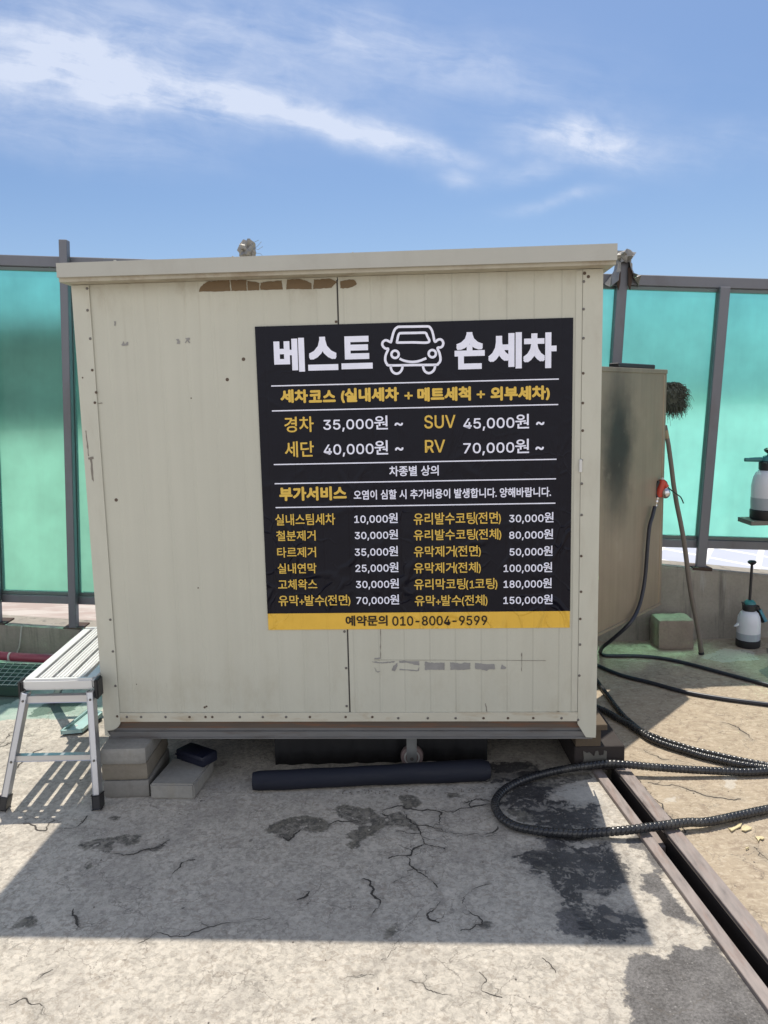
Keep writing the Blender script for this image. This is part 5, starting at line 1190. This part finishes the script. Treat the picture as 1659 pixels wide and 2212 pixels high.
# green-dark mat with welded wire mesh on top
ma = [gr(u, v_, .06) for u, v_ in ((-300, 1420), (96, 1436), (44, 1484), (-300, 1478))]
bm = B(); slab(bm, ma, .05); tag(mk('rubber_mat', bm, M['greendark']), 'dark green thick mat lying under the wire mesh by the kerb wall', 'mat')
bm = B(); msh = [p + Vector((0, 0, .008)) for p in ma]
for i in range(27):
    t = i / 26; beam(bm, msh[0].lerp(msh[1], t) + Vector((0, 0, 0)), msh[3].lerp(msh[2], t) , .003, .003)
for i in range(7):
    t = i / 6; beam(bm, msh[0].lerp(msh[3], t) + Vector((0, 0, .0032)), msh[1].lerp(msh[2], t) + Vector((0, 0, .0032)), .003, .003)
tag(mk('wire_mesh', bm, M['wire']), 'pale welded wire mesh sheet lying on the dark green mat', 'wire mesh')

# ------------------------------------------------------------------ scraps on roof and post
def crumple(c, rad, name, label, cat, mat, seed, hang=0., sub=3):
    bm = B(); bmesh.ops.create_icosphere(bm, subdivisions=sub, radius=1); r_ = random.Random(seed)
    for v_ in bm.verts:
        k = 1 + .30 * r_.uniform(-1, 1) + .12 * math.sin(v_.co.x * 9 + seed) * math.cos(v_.co.z * 7)
        v_.co = Vector((v_.co.x * rad[0], v_.co.y * rad[1], v_.co.z * rad[2])) * k
    bm.transform(Matrix.Translation(c)); return tag(mk(name, bm, M[mat]), label, cat)
rc = at(535, 541, 3.05); zroof = zt_
cw = crumple(at(535, 540, 3.1), (.030, .03, .036), 'crumpled_bag', 'small crumpled grey bag with loose wires sitting on the booth roof', 'bag', 'foil', 5)
pbag = at(535, 540, 3.1)
for e in (((.02, 0, .0), (.04, 0, .015), (.055, 0, .03)), ((.02, 0, -.01), (.05, 0, -.015), (.06, 0, -.028)), ((.02, 0, .01), (.04, 0, .0), (.06, .0, .012)), ((.0, 0, .02), (.03, 0, .03), (.045, 0, .036))):
    bm = B(); tube(bm, [pbag + Vector(p) for p in e], .0008, 5); mk('wire', bm, M['galv'], cw)
bm = B(); pb2 = at(930, 545, 3.0); box(bm, (pb2.x - .016, 2.99, zt_ - .001), (pb2.x + .016, 3.03, pb2.z + .004), .002); tag(mk('packing_chip', bm, M['whiteplastic']), 'tiny white chip lying on the middle of the booth roof', 'chip')
# torn wrapping round the post top right of the eave
wp = Vector((fence_pt(ra, ztop)[0], FY - .04, fence_pt(ra, ztop)[1]))
wrap = thing('torn_wrapping', 'torn grey wrapping tied round the fence post top beside the eave', 'wrapping', wp)
bm = B(); r_ = random.Random(11); ringn = 18; prof = [(.047, .125), (.065, .105), (.06, .09), (.043, .075), (.047, .05), (.055, .02), (.075, -.01), (.10, -.03)]
rings = []
for j, (rr_, h) in enumerate(prof):
    ring = []
    for k in range(ringn):
        a = 2 * math.pi * k / ringn; rk = rr_ * (1 + .22 * r_.uniform(-1, 1)); ring.append(bm.verts.new((math.cos(a) * rk, math.sin(a) * rk, h + .014 * r_.uniform(-1, 1) - (.05 * max(0, -math.cos(a * 2 + 2)) if j == len(prof) - 1 else 0))))
    rings.append(ring)
for j in range(len(rings) - 1):
    for k in range(ringn):
        if j >= 4 and 12 <= k <= 14: continue
        bm.faces.new((rings[j][k], rings[j][(k + 1) % ringn], rings[j + 1][(k + 1) % ringn], rings[j + 1][k]))
bm.faces.new(rings[0])
o = mk('sheet', bm, M['foil'], wrap); md = o.modifiers.new('solid', 'SOLIDIFY'); md.thickness = .003
bm = B()
for dx_ in (-.034, .034): prism(bm, [(dx_ - .012, .03), (dx_ + .012, .02), (dx_ + .01, -.06), (dx_ + .002, -.10), (dx_ - .01, -.07)], -.035, -.022)
mk('rust_flap', bm, M['rust'], wrap)
# leaf-like flakes on the deck at the right edge
for i, (pl_, lb) in enumerate((([(490, 1170), (560, 1190), (700, 1140), (800, 1060), (900, 1040), (860, 1130), (720, 1200), (600, 1265)], 'long pale yellow flake nearest the spiral hose on the tan deck'),
                               ([(890, 1150), (980, 1100), (1060, 1110), (1190, 1170), (1160, 1215), (1000, 1260), (890, 1240)], 'rounded yellow flake right of the long pale one on the tan deck'),
                               ([(1290, 1435), (1480, 1420), (1560, 1470), (1500, 1500), (1420, 1490), (1385, 1560), (1340, 1490)], 'forked yellow flake farthest right on the tan deck'),
                               ([(1005, 1750), (1060, 1745), (1085, 1725), (1110, 1735), (1085, 1775), (1020, 1780)], 'tiny yellow flake lowest on the tan deck'))):
    bm = B(); P = [gr((2800 + x * .135) * .5486, (3100 + y * .135) * .5486, .006 + .003 * (k % 2)) for k, (x, y) in enumerate(pl_)]; slab(bm, P, .004)
    tag(mk('paint_flake', bm, M['leaf']), lb, 'flake', 'yellow flakes on the deck')
# loose grit
bm = B(); r_ = random.Random(21)
for i in range(260):
    if i < 90: c_ = Vector((r_.uniform(-.2, .5), 2.845 + r_.gauss(0, .012), 0))
    else:
        c_ = Vector((r_.uniform(-1.4, 2.2), r_.uniform(1.6, 4.4), 0))
        if .80 < c_.x - (c_.y - RY0) * RSL < 1.0: continue
    rad = r_.uniform(.0012, .0042); mtx = Matrix.Translation(c_ + Vector((0, 0, rad * .5))) @ Matrix.Rotation(r_.random() * 6, 4, 'Z') @ Matrix.Diagonal((1, r_.uniform(.6, 1), r_.uniform(.5, .8), 1))
    bmesh.ops.create_icosphere(bm, subdivisions=1, radius=rad, matrix=mtx)
o = mk('grit', bm, pm('loose_grit', (.20, .18, .155), .9, var=.6, scale=3)); o['kind'] = 'stuff'
